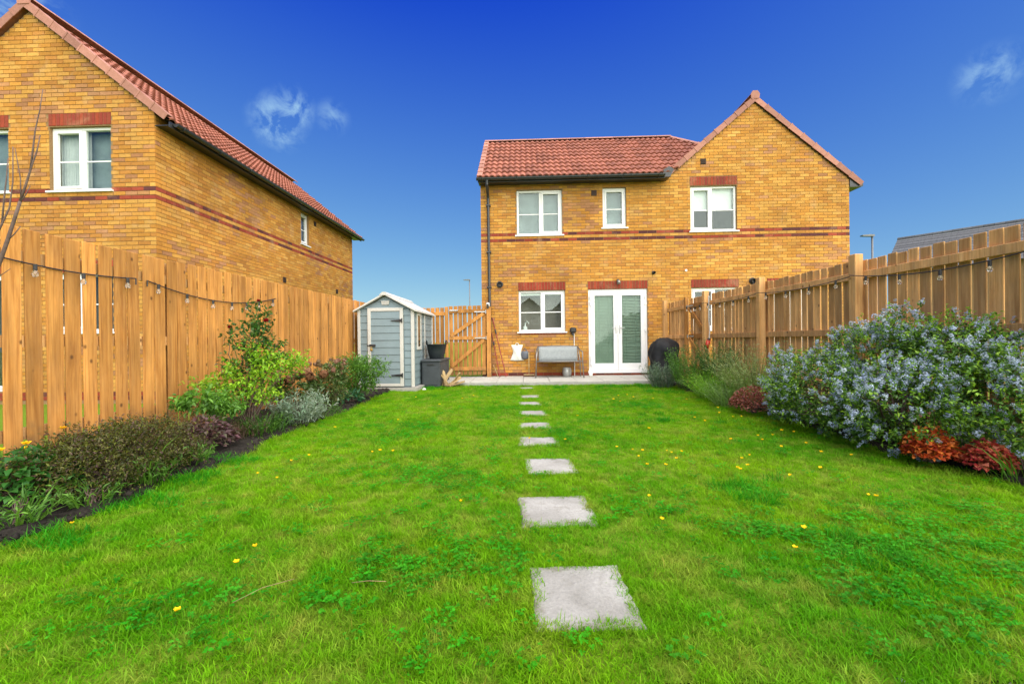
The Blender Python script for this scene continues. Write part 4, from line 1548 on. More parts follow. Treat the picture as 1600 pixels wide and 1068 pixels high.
# bench with sling seat
be = emp('garden_bench', HP(1.94, -0.62, 0.10), -A, 'metal garden bench with pale grey mesh seat and back against the wall', 'bench')
bw = 0.56
for sg in (-1, 1):
    x = sg * bw
    MB().tube([(x * 1.04, -0.06, 0.0), (x, -0.03, 0.40), (x * 1.0, -0.04, 0.60), (x, 0.02, 0.645), (x * .98, 0.36, 0.66), (x * 0.90, 0.52, 0.76)], 0.0135, 10).build('arm', 'dull_steel', be, True)
    MB().tube([(x * 1.0, 0.40, 0.0), (x * 0.98, 0.42, 0.40), (x * 0.90, 0.52, 0.76)], 0.0135, 10).build('leg', 'dull_steel', be, True)
    MB().tube([(x * 0.93, -0.03, 0.405), (x * 0.92, 0.43, 0.385)], 0.0135, 10).build('seat_rail', 'dull_steel', be, True)
MB().tube([(-bw, -0.03, 0.40), (bw, -0.03, 0.40)], 0.0135, 10).build('front_rail', 'dull_steel', be, True)
MB().tube([(-bw * .9, 0.52, 0.76), (0, 0.535, 0.775), (bw * .9, 0.52, 0.76)], 0.0135, 10).build('back_rail', 'dull_steel', be, True)


def sling(name, x0, x1, prof, sag):
    v, f = [], []
    n, k = 14, len(prof)
    for i in range(n + 1):
        t = i / n
        xx = x0 + (x1 - x0) * t
        for (y, z) in prof:
            v.append((xx, y + sag[0] * math.sin(math.pi * t), z - sag[1] * math.sin(math.pi * t)))
    for i in range(n):
        for j in range(k - 1):
            a = i * k + j
            f.append((a, a + 1, a + k + 1, a + k))
    me = pymesh(name, v, f, 'mesh_fabric', smooth=True)
    o = link(name, me, be)
    md = o.modifiers.new('thick', 'SOLIDIFY')
    md.thickness = 0.006
    return o


sling('seat', -0.49, 0.49, [(-0.02, 0.415), (0.10, 0.40), (0.28, 0.385), (0.42, 0.38)], (0, 0.012))
sling('backrest', -0.49, 0.49, [(0.41, 0.385), (0.44, 0.50), (0.48, 0.65), (0.515, 0.755)], (0.012, 0))

pot = MB().lathe([(0.07, 0), (0.09, 0.01), (0.115, 0.08), (0.118, 0.16), (0.098, 0.225), (0.104, 0.235), (0.09, 0.235), (0.085, 0.20), (0.05, 0.10)], 22).build('plant_pot', 'silver_pot', None, True, loc=HP(2.15, -0.30, 0.102))
tag(pot, 'round silver pot standing under the bench', 'pot')
cup = MB().lathe([(0.035, 0), (0.045, 0.01), (0.05, 0.085), (0.043, 0.085), (0.038, 0.02)], 16).build('cup', 'bag_white', None, True, loc=HP(2.74, -0.32, 0.102))
tag(cup, 'small white tub on the paving left of the french doors', 'tub')
# white peg bag and grey pouch hung on the wall
v, f = [], []
n = 16
for i in range(n + 1):
    for j in range(n + 1):
        u, w = i / n, j / n
        hwid = 0.125 + 0.022 * math.cos(w * 6.1) + 0.03 * (1 - w) ** 3
        th_ = 0.075 * (math.sin(math.pi * u) ** 0.6) * (math.sin(math.pi * min(1, w * 0.86 + 0.12)) ** 0.7)
        v.append(((u - 0.5) * 2 * hwid, -0.012 - th_ - 0.006 * math.sin(9 * u + 7 * w), w * 0.40 + 0.012 * abs(u - .5) * 2))
for i in range(n):
    for j in range(n):
        a = i * (n + 1) + j
        f.append((a, a + n + 1, a + n + 2, a + 1))
f.append(tuple([i * (n + 1) for i in range(n + 1)][::-1] + []))
o = link('hanging_bag', pymesh('hanging_bag', v, f, 'bag_white', smooth=True))
o.location = HP(0.90, 0.0, 0.50)
o.rotation_euler = (0, 0, -A)
tag(o, 'pillow shaped white bag hanging on the brick wall', 'bag')
MB().tube([(-0.05, -0.02, 0.40), (-0.02, -0.02, 0.455), (0.02, -0.02, 0.455), (0.05, -0.02, 0.40)], 0.008, 6).build('handle', 'bag_white', o)
o2 = emp('hanging_pouch', HP(1.10, 0.0, 0.54), -A, 'dark grey pouch hanging next to the white bag', 'pouch')
MB().lathe([(0.04, 0.0), (0.085, 0.02), (0.10, 0.12), (0.085, 0.20), (0.07, 0.21)], 16, (0, -0.06, 0), 1.0, 0.55).build('body', 'pouch_grey', o2, True)
MB().tube([(-0.06, -0.06, 0.2), (0, -0.03, 0.29), (0.06, -0.06, 0.2)], 0.009, 6).build('strap', 'pouch_grey', o2, True)
br = emp('broom', HP(1.20, -0.16, 0.10), -A, 'broom standing head down against the wall beside the bench', 'broom')
MB().tube([(0, 0, 0.06), (0.0, 0.05, 0.62)], 0.011, 8).build('handle', 'pale_wood', br)
MB().cbox(-0.14, 0.14, -0.03, 0.03, 0.035, 0.065, 0.006).build('head', 'pale_wood', br)
MB().box(-0.135, 0.135, -0.026, 0.026, 0.0, 0.036).build('bristles', 'dark_wood', br)
for (p, q, lb) in ((HP(0.62, -0.22, 0.1), HP(0.27, -0.02, 1.62), 'longer dark red pole leaning from the paving to the downpipe'),
                   (HP(0.46, -0.20, 0.1), HP(0.25, -0.03, 1.22), 'shorter dark red pole leaning behind the long one')):
    o = emp('leaning_pole', p, 0, lb, 'pole')
    d = q - p
    MB().tube([(0, 0, 0), d * 0.5, d], 0.011, 8).build('shaft', 'red_pole', o)
    MB().tube([d * 0.72, d * 0.80], 0.019, 8).build('grip', 'black_plastic', o)
o = emp('leaning_pole', HP(0.42, -0.22, 0.1), 0, 'short pale stick propped at the foot of the downpipe', 'pole')
MB().tube([(0, 0, 0), (-0.13, 0.13, 0.30)], 0.010, 8).build('shaft', 'pale_wood', o)

# covered barbecue
bq = emp('covered_barbecue', (3.50, 9.95, 0.10), 0, 'kettle barbecue under a creased black cover next to the french doors', 'barbecue')
v, f = [], []
nz_, na = 22, 40
for j in range(nz_ + 1):
    t = j / nz_
    z = 0.10 + 0.83 * t
    r = 0.30 + 0.02 * math.sin(t * 3.0) if t < 0.62 else 0.315 * math.sqrt(max(0.0, 1 - ((t - 0.62) / 0.395) ** 2.2))
    r = max(r, 0.02)
    if t < 0.62:
        r = 0.265 + 0.055 * (t / 0.62) ** 0.8
    for i in range(na):
        a = 2 * math.pi * i / na
        fold = (0.040 * math.sin(a * 5 + 2.5 * t) + 0.026 * abs(math.sin(a * 7 + 2 + t))) * (1 - 0.6 * t) + 0.020 * math.sin(a * 3 + 9 * t) + 0.012 * math.sin(a * 8 - 13 * t)
        rr = max(0.015, r + fold * (1 if t < 0.95 else 0.3))
        v.append((rr * math.cos(a), rr * math.sin(a) * 0.9, z + 0.02 * math.sin(2 * a + 1) * t))
for j in range(nz_):
    for i in range(na):
        a, b = j * na + i, j * na + (i + 1) % na
        f.append((a, b, b + na, a + na))
f.append(tuple(range(nz_ * na, (nz_ + 1) * na)))
link('cover', pymesh('cover', v, f, 'cover_black', smooth=True), bq)
for k in range(3):
    a = 2.1 * k + 0.4
    MB().tube([(0.2 * math.cos(a), 0.2 * math.sin(a), 0.0), (0.12 * math.cos(a), 0.12 * math.sin(a), 0.35)], 0.012, 6).build('leg', 'dull_steel', bq)

# red handled tool on a rope, hung from the fence
yh = 8.52
tl_ = emp('rope_tool', (FRX(yh) - 0.06, yh, 0.92), 0, 'red handled tool hanging on a white rope from the right fence', 'tool')
MB().tube([(0, 0, 0.10), (0.012, 0, 0.25), (-0.005, 0, 0.50), (0, 0, 0.93)], 0.011, 6).build('rope', 'rope', tl_)
MB().tube([(0.0, 0, 0.10), (-0.01, 0, 0.06)], [0.03, 0.034], 10).build('ferrule', 'black_plastic', tl_)
MB().tube([(-0.01, 0, 0.06), (-0.04, 0, -0.03), (-0.055, 0, -0.10)], [0.036, 0.046, 0.032], 10).build('handle', 'red_plastic', tl_, True)


# ------------------------------------------------------------------ string lights
def bulb_at(parent, p, s=1.0):
    MB().tube([(p[0], p[1], p[2] + 0.012), (p[0], p[1], p[2] - 0.035 * s)], 0.013 * s, 8).build('bulb_holder', 'black_plastic', parent)
    MB().lathe([(0.008, 0.0), (0.016, -0.013), (0.021, -0.030), (0.016, -0.046), (0.004, -0.054)][::-1], 12, (p[0], p[1], p[2] - 0.033 * s)).build('bulb', 'bulb_glass', parent, True)


def sag(p, q, d, n=14):
    p, q = Vector(p), Vector(q)
    return [p.lerp(q, i / n) - Vector((0, 0, d * 4 * (i / n) * (1 - i / n))) for i in range(n + 1)]


sl = emp('string_lights', (0, 0, 0), 0, 'black cable of clear bulbs strung along the left fence', 'string lights')
fo = 0.03


def LP(y, z):
    return (FLX(y) + fo, y, z)


runs = [(LP(2.5, 1.72), LP(3.12, 1.665), 0.02), (LP(3.12, 1.665), LP(4.15, 1.66), 0.03), (LP(4.27, 1.655), LP(6.35, 1.68), 0.13)]
for (p, q, d) in runs:
    MB().tube(sag(p, q, d), 0.006, 6).build('cable', 'black_plastic', sl)
for (r_, ts) in ((1, (0.18, 0.52, 0.9)), (2, (0.05, 0.22, 0.40, 0.55, 0.68, 0.80, 0.95))):
    p, q, d = runs[r_]
    for t in ts:
        c = Vector(p).lerp(Vector(q), t) - Vector((0, 0, d * 4 * t * (1 - t)))
        bulb_at(sl, (c.x + 0.02, c.y, c.z - 0.01), 1.0)
for y in (4.15, 4.27):
    MB().tube([LP(y, 1.66), LP(y, 1.60)], 0.006, 6).build('cable_clip', 'black_plastic', sl)
sr = emp('string_lights', (0, 0, 0), 0, 'black cable of clear bulbs strung along the top rail of the right fence', 'string lights')


def RP(y, z):
    return (FRX(y) - 0.125, y, z)


prev = None
ys_ = [9.5, 8.68, 6.85, 5.02, 3.0]
for k in range(4):
    ya, yb = ys_[k], ys_[k + 1]
    p, q = RP(ya, 1.73), RP(yb, 1.715)
    d = 0.05 if k < 3 else 0.10
    MB().tube(sag(p, q, d), 0.005, 6).build('cable', 'black_plastic', sr)
    nb = 4 if k < 3 else 5
    for i in range(nb):
        t = (i + 0.55) / nb
        c = Vector(p).lerp(Vector(q), t) - Vector((0, 0, d * 4 * t * (1 - t)))
        bulb_at(sr, (c.x, c.y, c.z - 0.01), 1.0)

# ------------------------------------------------------------------ far things
for (x, y, h, lb, face) in ((20.9, 25.0, 6.8, 'grey street lamp beyond the right fence', -1), (-4.35, 45.0, 7.35, 'thin grey street lamp above the gate between shed and house', -1)):
    o = emp('street_lamp', (x, y, 0), 0, lb, 'street lamp')
    MB().tube([(0, 0, 0), (0, 0, h * 0.25), (0, 0, h)], [0.085, 0.06, 0.05], 10).build('pole', 'lamp_grey', o, True)
    MB().prism([(0.06, h - 0.02), (0.06, h + 0.08), (face * 0.15, h + 0.10), (face * 0.62, h + 0.06), (face * 0.62, h + 0.0)], -0.11, 0.11).build('lamp_head', 'lamp_grey', o)

gh = emp('far_house', (28.3, 28.4, 0), math.atan2(-2.7 + 0.0, 1.95), 'distant house with grey tiled roof above the right fence', 'house')
# local x along the ridge (towards the camera's right), -y towards the garden
rz_ = 7.74
wl2 = MB().box(-2.0, 9.0, -3.2, 3.2, -0.05, 5.2).prism([(-2.0, 5.2), (9.0, 5.2), (9.0, 5.25), (-2.0, 5.25)], -3.2, 3.2)
wl2.build('wall', 'mortar', gh)
rs_ = (rz_ - 5.1) / 3.5
gm = MB()
gm.add([(-2.2, -3.5, 5.1), (9.2, -3.5, 5.1), (9.2, 0, rz_), (-2.2, 0, rz_), (9.2, 3.5, 5.1), (-2.2, 3.5, 5.1)], [(0, 1, 2, 3), (3, 2, 4, 5), (0, 3, 5), (1, 4, 2)])
gro2 = gm.build('roof', 'dark_wood', gh)
la = math.atan(rs_)
rowl = (3.5 / math.cos(la)) / 13
row_me = MB()
for i in range(38):
    row_me.cbox(-2.2 + 0.3 * i, -2.2 + 0.3 * i + 0.296, 0, rowl + 0.05, 0.0, 0.03, 0.006)
row_m = row_me.mesh('tile_course', 'grey_tile')
for sgn in (-1, 1):
    for j in range(13):
        o = link('tile_course', row_m, gro2)
        yb = -3.5 + rowl * j * math.cos(la)
        zb = 5.1 + rowl * j * math.sin(la)
        if sgn == -1:
            o.location = (0, yb, zb + 0.012)
            o.rotation_euler = (la - 0.05, 0, 0)
        else:
            o.location = (7.0, -yb, zb + 0.012)
            o.rotation_euler = (la - 0.05, 0, math.pi)
me_r = MB().tube([(0, 0, 0), (0.44, 0, 0)], 0.13, 8).mesh('ridge_tile', 'grey_tile')
for i in range(25):
    link('ridge_tile', me_r, gro2, (-2.2 + 0.455 * i, 0, rz_))
# higher cross wing further right
gh2 = emp('far_house', (35.2, 25.0, 0), math.atan2(-2.7, 1.95), 'taller grey roofed house at the right edge above the fence', 'house')
MB().prism([(-4.2, -0.05), (4.2, -0.05), (4.2, 5.6), (0, 9.6), (-4.2, 5.6)], -4.0, 4.0).build('wall', 'mortar', gh2)
m = MB()
for sg in (-1, 1):
    m.prism([(sg * 4.5, 5.35), (0, 9.65), (0, 9.80), (sg * 4.5, 5.50)], -4.2, 4.2)
m.build('roof', 'grey_tile', gh2)

# houses behind the garden, which the kitchen window mirrors
bh = emp('terrace_house', (1.8, -41, 0), 0, 'brown twin gabled house behind the camera, mirrored in the kitchen window', 'house')
for xc in (-2.8, 2.8):
    MB().prism([(xc - 2.5, -0.05), (xc + 2.5, -0.05), (xc + 2.5, 5.0), (xc, 7.1), (xc - 2.5, 5.0)], -7.0, 0.0).build('wall', 'far_brick', bh)
    m = MB()
    for sg in (-1, 1):
        m.prism([(xc + sg * 2.78, 4.82), (xc, 7.16), (xc, 7.32), (xc + sg * 2.78, 4.98)], -7.2, 0.15)
    m.build('roof', 'roof_tile', bh)
    for (ux, uz, uw, uh) in ((xc - 1.1, 0.9, 1.2, 1.2), (xc - 1.1, 3.5, 1.2, 1.15), (xc + 0.9, 3.5, 1.1, 1.15), (xc + 1.0, 0.2, 1.0, 2.0)):
        wo = MB().cbox(ux - uw / 2, ux + uw / 2, 0.0, 0.05, uz, uz + uh, 0.01).build('window', 'white_upvc', bh)
        MB().box(ux - uw / 2 + .08, ux + uw / 2 - .08, 0.052, 0.06, uz + .08, uz + uh - .08).build('pane', 'trug_black', wo)
MB().box(-0.35, 0.35, -6.5, -0.3, -0.05, 5.4).build('wall', 'mortar', bh)

# ------------------------------------------------------------------ stepping stones
STONES = [(0.262, 1.715, .40, .42), (0.25, 2.565, .44, .45), (0.295, 3.48, .40, .43), (0.255, 4.32, .42, .40), (0.25, 5.13, .40, .40),
          (0.275, 6.0, .41, .42), (0.27, 6.92, .38, .42), (0.30, 7.74, .38, .42), (0.30, 9.12, .38, .40)]
ORD = ['nearest', 'second', 'third', 'fourth', 'fifth', 'sixth', 'seventh', 'eighth', 'farthest']
for k, (x, y, w, d) in enumerate(STONES):
    m = MB().cbox(-w / 2, w / 2, -d / 2, d / 2, -0.03, 0.024, 0.008)
    n = 12
    # riven outline: walk round the edge with small bites
    poly = []
    for (ax, ay, bx2, by2) in ((-1, -1, 1, -1), (1, -1, 1, 1), (1, 1, -1, 1), (-1, 1, -1, -1)):
        for i in range(n):
            t = i / n
            j = 1 + random.uniform(-0.045, 0.012)
            poly.append(((ax + (bx2 - ax) * t) * w / 2 * j, (ay + (by2 - ay) * t) * d / 2 * j))
    vs = [(px, py, -0.03) for px, py in poly] + [(px, py, 0.006) for px, py in poly] + [(px * 0.965, py * 0.965, 0.014) for px, py in poly] + [(0, 0, 0.015)]
    q = len(poly)
    fs = []
    for i in range(q):
        j = (i + 1) % q
        fs += [(i, j, q + j, q + i), (q + i, q + j, 2 * q + j, 2 * q + i), (2 * q + i, 2 * q + j, 3 * q)]
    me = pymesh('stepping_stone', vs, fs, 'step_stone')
    bm_fix(me)
    o = link('stepping_stone', me, None, (x, y, 0.0), (random.uniform(-.012, .012), random.uniform(-.012, .012), random.uniform(-.06, .06)))
    tag(o, f'{ORD[k]} square stepping stone from the camera, set in the lawn', 'stepping stone', 'stepping stones across the lawn')


# ------------------------------------------------------------------ foliage generators (numpy)
def unit(v):
    return v / np.maximum(np.linalg.norm(v, axis=-1, keepdims=True), 1e-9)


def rnd_dirs(n):
    return unit(RNG.normal(size=(n, 3)))


class Leafy:
    def __init__(self):
        self.v, self.t, self.c, self.n = [], [], [], 0

    def _add(self, v, t, c):
        self.v.append(v.reshape(-1, 3))
        self.t.append((t + self.n).reshape(-1, 3))
        self.c.append(c.reshape(-1, 3))
        self.n += v.reshape(-1, 3).shape[0]

    def leaves(self, base, d, L, W_, col, fold=0.25, droop=0.25, up=None):
        """one folded pointed leaf per row: 6 vertices, 4 triangles"""
        n = len(base)
        d = unit(d)
        ref = rnd_dirs(n) * 0.6 + (np.array([0, 0, 1.0]) if up is None else up)
        s = unit(np.cross(d, ref))
        nrm = np.cross(s, d)
        L = np.broadcast_to(np.asarray(L, float), (n,))[:, None]
        W_ = np.broadcast_to(np.asarray(W_, float), (n,))[:, None]
        tip = base + d * L - nrm * L * droop
        a = base + d * L * 0.45
        b0 = a + s * W_ / 2 + nrm * W_ * fold
        b1 = a - s * W_ / 2 + nrm * W_ * fold
        mid = a - nrm * L * droop * 0.2
        v = np.stack([base, b0, mid, b1, tip], 1)
        k = np.arange(n)[:, None, None] * 5
        t = np.array([[0, 1, 2], [0, 2, 3], [1, 4, 2], [2, 4, 3]])[None] + k
        self._add(v, t, np.repeat(col[:, None, :], 5, 1))

    def blades(self, base, az, lean, L, W_, col, bend=0.5, col_tip=None):
        """curved strap leaf: 3 segments, 7 vertices, 5 triangles"""
        n = len(base)
        L = np.broadcast_to(np.asarray(L, float), (n,))
        W_ = np.broadcast_to(np.asarray(W_, float), (n,))
        h = np.stack([np.cos(az), np.sin(az), np.zeros(n)], 1)
        s = np.stack([-np.sin(az), np.cos(az), np.zeros(n)], 1)
        tw = RNG.uniform(-1.2, 1.2, n)
        s = s * np.cos(tw)[:, None] + h * np.sin(tw)[:, None]
        up = np.array([0, 0, 1.0])
        pts = [base]
        ang = lean.copy()
        for i in range(3):
            pts.append(pts[-1] + (h * np.sin(ang)[:, None] + up * np.cos(ang)[:, None]) * (L / 3)[:, None])
            ang = ang + bend * RNG.uniform(0.3, 1.0, n)
        w = W_[:, None] / 2
        v = np.stack([pts[0] - s * w * .7, pts[0] + s * w * .7, pts[1] - s * w, pts[1] + s * w, pts[2] - s * w * .7, pts[2] + s * w * .7, pts[3]], 1)
        t = np.array([[0, 1, 3], [0, 3, 2], [2, 3, 5], [2, 5, 4], [4, 5, 6]])[None] + np.arange(n)[:, None, None] * 7
        c = np.repeat(col[:, None, :], 7, 1)
        if col_tip is not None:
            c[:, 4:6] = (col[:, None, :] + col_tip[:, None, :]) / 2
            c[:, 6] = col_tip
        self._add(v, t, c)

    def blobs(self, cen, r, col, m=14, ps=0.55):
        """flower heads: m little three-sided petals spread over a small ball"""
        n = len(cen)
        dirs = rnd_dirs(n * m).reshape(n, m, 3)
        r = np.broadcast_to(np.asarray(r, float), (n,))[:, None, None]
        c0 = cen[:, None, :] + dirs * r * RNG.uniform(0.55, 1.0, (n, m, 1))
        a = unit(np.cross(dirs, rnd_dirs(n * m).reshape(n, m, 3)))
        b = np.cross(dirs, a)
        q = r * ps
        v = np.stack([c0 + a * q, c0 - a * q * .5 + b * q * .87, c0 - a * q * .5 - b * q * .87], 2)
        t = np.arange(n * m * 3).reshape(-1, 3)
        cc = np.repeat((col[:, None, :] * RNG.uniform(0.75, 1.2, (n, m, 1)))[:, :, None, :], 3, 2)
        self._add(v, t, cc)

    def mesh(self, name, mat):
        return npmesh(name, np.concatenate(self.v), np.concatenate(self.t), mat, np.clip(np.concatenate(self.c), 0, 1))

    def build(self, name, mat, parent, stuff=True):
        o = link(name, self.mesh(name, mat), parent)
        if stuff:
            o['kind'] = 'stuff'
        return o


def pal(cols, n, jit=0.18):
    cols = np.array(cols)
    a, b = cols[RNG.integers(0, len(cols), n)], cols[RNG.integers(0, len(cols), n)]
    t = RNG.random((n, 1))
    return (a * t + b * (1 - t)) * RNG.uniform(1 - jit, 1 + jit, (n, 1))


def lobes_points(lobes, n, shell=(0.55, 1.05), zmin=0.03):
    """points in a union of ellipsoids, mostly near the surface"""
    vol = np.array([l[3] * l[4] + l[4] * l[5] + l[3] * l[5] for l in lobes])
    pr = vol / vol.sum()
    out, nor = [], []
    while sum(len(o) for o in out) < n:
        k = RNG.choice(len(lobes), n, p=pr)
        L = np.array(lobes)[k]
        d = rnd_dirs(n)
        rr = RNG.uniform(shell[0], shell[1], n) ** 0.7
        rr *= 1 + 0.16 * np.sin(d[:, 0] * 7 + k) * np.sin(d[:, 1] * 6 + 2 * k) + 0.10 * np.sin(d[:, 2] * 9 + k)
        p = L[:, :3] + d * L[:, 3:6] * rr[:, None]
        ok = p[:, 2] > zmin
        # drop points that are deep inside another lobe
        for (cx, cy, cz, ax, ay, az) in lobes:
            e = ((p - np.array([cx, cy, cz])) / np.array([ax, ay, az]))
            ok &= (e ** 2).sum(1) > 0.30
        out.append(p[ok])
        nor.append(d[ok])
    return np.concatenate(out)[:n], np.concatenate(nor)[:n]


def stems_to(parent, pts, base_r, r0, mat='bark', n=5, name='branch', wander=0.05, base=(0, 0, 0)):
    m = MB()
    for p in pts:
        a = random.uniform(0, 6.28)
        b = Vector((base[0] + base_r * math.cos(a) * random.random(), base[1] + base_r * math.sin(a) * random.random(), base[2]))
        p = Vector(p)
        c1 = b.lerp(p, 0.35) + Vector((random.uniform(-wander, wander), random.uniform(-wander, wander), 0.10 * (p - b).length))
        c2 = b.lerp(p, 0.7) + Vector((random.uniform(-wander, wander), random.uniform(-wander, wander), 0.06 * (p - b).length))
        m.tube([b, c1, c2, p], [r0, r0 * .8, r0 * .55, r0 * .25], n, cap=False)
    return m.build(name, mat, parent, True)


def shrub(name, loc, label, lobes, twigs, per, L, W_, cols, spread=0.07, cat='shrub', mat='leaf', stems=14, r0=0.008, stem_mat='bark', droop=0.25, tipcols=None, tipfrac=0.25, updir=0.4, rz=0.0):
    """twigs spread through the lobes, each a small spray of leaves along a short axis"""
    o = emp(name, loc, rz, label, cat)
    P, N = lobes_points(lobes, twigs)
    ax = unit(N + np.array([0, 0, updir]) + 0.5 * RNG.normal(size=N.shape))
    t = RNG.uniform(-1, 1, (twigs, per, 1))
    base = P[:, None, :] + ax[:, None, :] * t * spread + RNG.normal(size=(twigs, per, 3)) * spread * 0.22
    d = ax[:, None, :] * 0.6 + RNG.normal(size=(twigs, per, 3)) * 0.7
    n = twigs * per
    tone = RNG.uniform(0.8, 1.2, (twigs, 1, 1))
    col = (pal(cols, n).reshape(twigs, per, 3) * tone).reshape(n, 3)
    if tipcols is not None:
        tip = (t[:, :, 0] > 1 - 2 * tipfrac).reshape(n)
        col[tip] = pal(tipcols, int(tip.sum()))
    base = base.reshape(n, 3)
    base[:, 2] = np.maximum(base[:, 2], 0.015)
    lf_ = Leafy()
    lf_.leaves(base, d.reshape(n, 3), L * RNG.uniform(0.7, 1.25, n), W_ * RNG.uniform(0.75, 1.2, n), col, droop=droop)
    lf_.build('foliage', mat, o)
    if stems:
        idx = RNG.choice(len(P), min(stems, len(P)), replace=False)
        stems_to(o, P[idx], 0.06, r0, stem_mat)
    o['_p'] = 0
    del o['_p']
    return o, P, N


G_DARK = [(0.022, 0.065, 0.014), (0.035, 0.095, 0.018), (0.05, 0.125, 0.022)]
G_MID = [(0.06, 0.165, 0.018), (0.09, 0.215, 0.022), (0.12, 0.26, 0.03)]
G_LIME = [(0.16, 0.32, 0.018), (0.25, 0.43, 0.022), (0.20, 0.37, 0.03)]
G_SAGE = [(0.24, 0.31, 0.12), (0.31, 0.37, 0.16), (0.19, 0.28, 0.08)]

# ---- big ceanothus on the right
ce_lobes = [(0.0, 0.0, 0.52, 0.62, 0.66, 0.50), (-0.30, 0.72, 0.42, 0.50, 0.55, 0.42), (0.12, -0.72, 0.48, 0.55, 0.55, 0.46), (0.10, 0.35, 0.80, 0.40, 0.50, 0.34),
            (-0.38, -0.35, 0.35, 0.42, 0.55, 0.34), (0.08, 0.05, 1.02, 0.22, 0.22, 0.24), (0.22, -0.35, 0.86, 0.34, 0.40, 0.28), (-0.45, 0.35, 0.36, 0.40, 0.5, 0.34), (0.10, -1.10, 0.36, 0.42, 0.35, 0.34)]
ce, P, N = shrub('ceanothus_shrub', (3.66, 4.08, 0.04), 'large rounded shrub covered in powder blue flower heads before the right fence', ce_lobes, 3600, 11, 0.034, 0.018,
                 G_MID + G_MID + G_DARK + [(0.14, 0.25, 0.05), (0.17, 0.28, 0.08)], spread=0.075, stems=46, r0=0.012, tipcols=G_LIME, tipfrac=0.22)
sel = RNG.random(len(P)) < np.clip(0.34 + 0.4 * np.sin(P[:, 0] * 5 + 1) * np.sin(P[:, 1] * 4) + 0.25 * N[:, 2], 0.1, 0.85)
fl = Leafy()
Q, NQ = P[sel], N[sel]
k3 = 3
cen = (Q[:, None, :] + unit(NQ + np.array([0, 0, .5]))[:, None, :] * (0.030 + 0.024 * np.arange(k3)[None, :, None])).reshape(-1, 3) + RNG.normal(size=(len(Q) * k3, 3)) * 0.007
rr_ = np.tile(np.array([0.026, 0.024, 0.016]), len(Q)) * RNG.uniform(0.75, 1.2, len(Q) * k3)
tone = np.repeat(RNG.uniform(0.85, 1.15, (len(Q), 1)), k3, 0)
fl.blobs(cen, rr_, pal([(0.38, 0.45, 0.65), (0.45, 0.52, 0.70), (0.33, 0.40, 0.60), (0.53, 0.59, 0.74)], len(cen), 0.08) * tone, 16, 0.34)
fl.build('flower_heads', 'petal', ce)


# ---- bronze and red low leafy plants: domes of broad leaves
def mound(name, loc, label, r, h, n, L, W_, cols, cat='plant', mat='leaf', spikes=0, spike_col=None, ry=None):
    o = emp(name, loc, random.uniform(0, 6), label, cat)
    a = RNG.uniform(0, 2 * np.pi, n)
    q = np.sqrt(RNG.random(n))
    ry = ry or r
    base = np.stack([np.cos(a) * q * r, np.sin(a) * q * ry, h * (1 - 0.55 * q ** 2) * RNG.uniform(0.35, 1.0, n)], 1)
    d = np.stack([np.cos(a) * (0.4 + q), np.sin(a) * (0.4 + q), RNG.uniform(-0.1, 0.9, n)], 1) + 0.5 * RNG.normal(size=(n, 3))
    lf_ = Leafy()
    lf_.leaves(base, d, L * RNG.uniform(0.7, 1.25, n), W_ * RNG.uniform(0.75, 1.25, n), pal(cols, n), fold=0.16, droop=0.35)
    lf_.build('foliage', mat, o)
    idx = RNG.choice(n, min(26, n), replace=False)
    stems_to(o, base[idx], 0.05, 0.004, 'bark', 4, 'stalk', 0.02)
    if spikes:
        sp = Leafy()
        a = RNG.uniform(0, 6.28, spikes)
        b = np.stack([np.cos(a) * r * .4, np.sin(a) * r * .4, np.full(spikes, h * .6)], 1)
        sp.blades(b, a, RNG.uniform(0, 0.3, spikes), RNG.uniform(.8, 1.2, spikes) * h, 0.004, pal([spike_col], spikes), 0.15)
        tops = b + np.array([0, 0, 1]) * h * RNG.uniform(.5, .9, (spikes, 1))
        sp.blobs(tops, 0.012, pal([spike_col], spikes), 10)
        sp.build('flower_spikes', 'petal', o)
    return o


mound('heuchera', (3.24, 3.36, 0.04), 'low bright orange red leafy plant under the blue shrub', 0.16, 0.28, 1000, 0.034, 0.036, [(0.70, 0.16, 0.03), (0.50, 0.07, 0.025), (0.75, 0.26, 0.05), (0.30, 0.03, 0.02)], spikes=10, spike_col=(0.5, 0.22, 0.18))
mound('heuchera', (3.42, 3.12, 0.04), 'low crimson leafy plant nearest the right edge of the lawn', 0.14, 0.22, 800, 0.032, 0.034, [(0.42, 0.04, 0.04), (0.55, 0.10, 0.06), (0.26, 0.025, 0.035), (0.62, 0.20, 0.11)])
mound('barberry', (3.18, 5.72, 0.03), 'low bronze purple shrub with small leaves left of the blue shrub', 0.27, 0.36, 1500, 0.032, 0.022, [(0.22, 0.055, 0.04), (0.28, 0.09, 0.06), (0.14, 0.03, 0.028), (0.33, 0.13, 0.09)], cat='shrub')


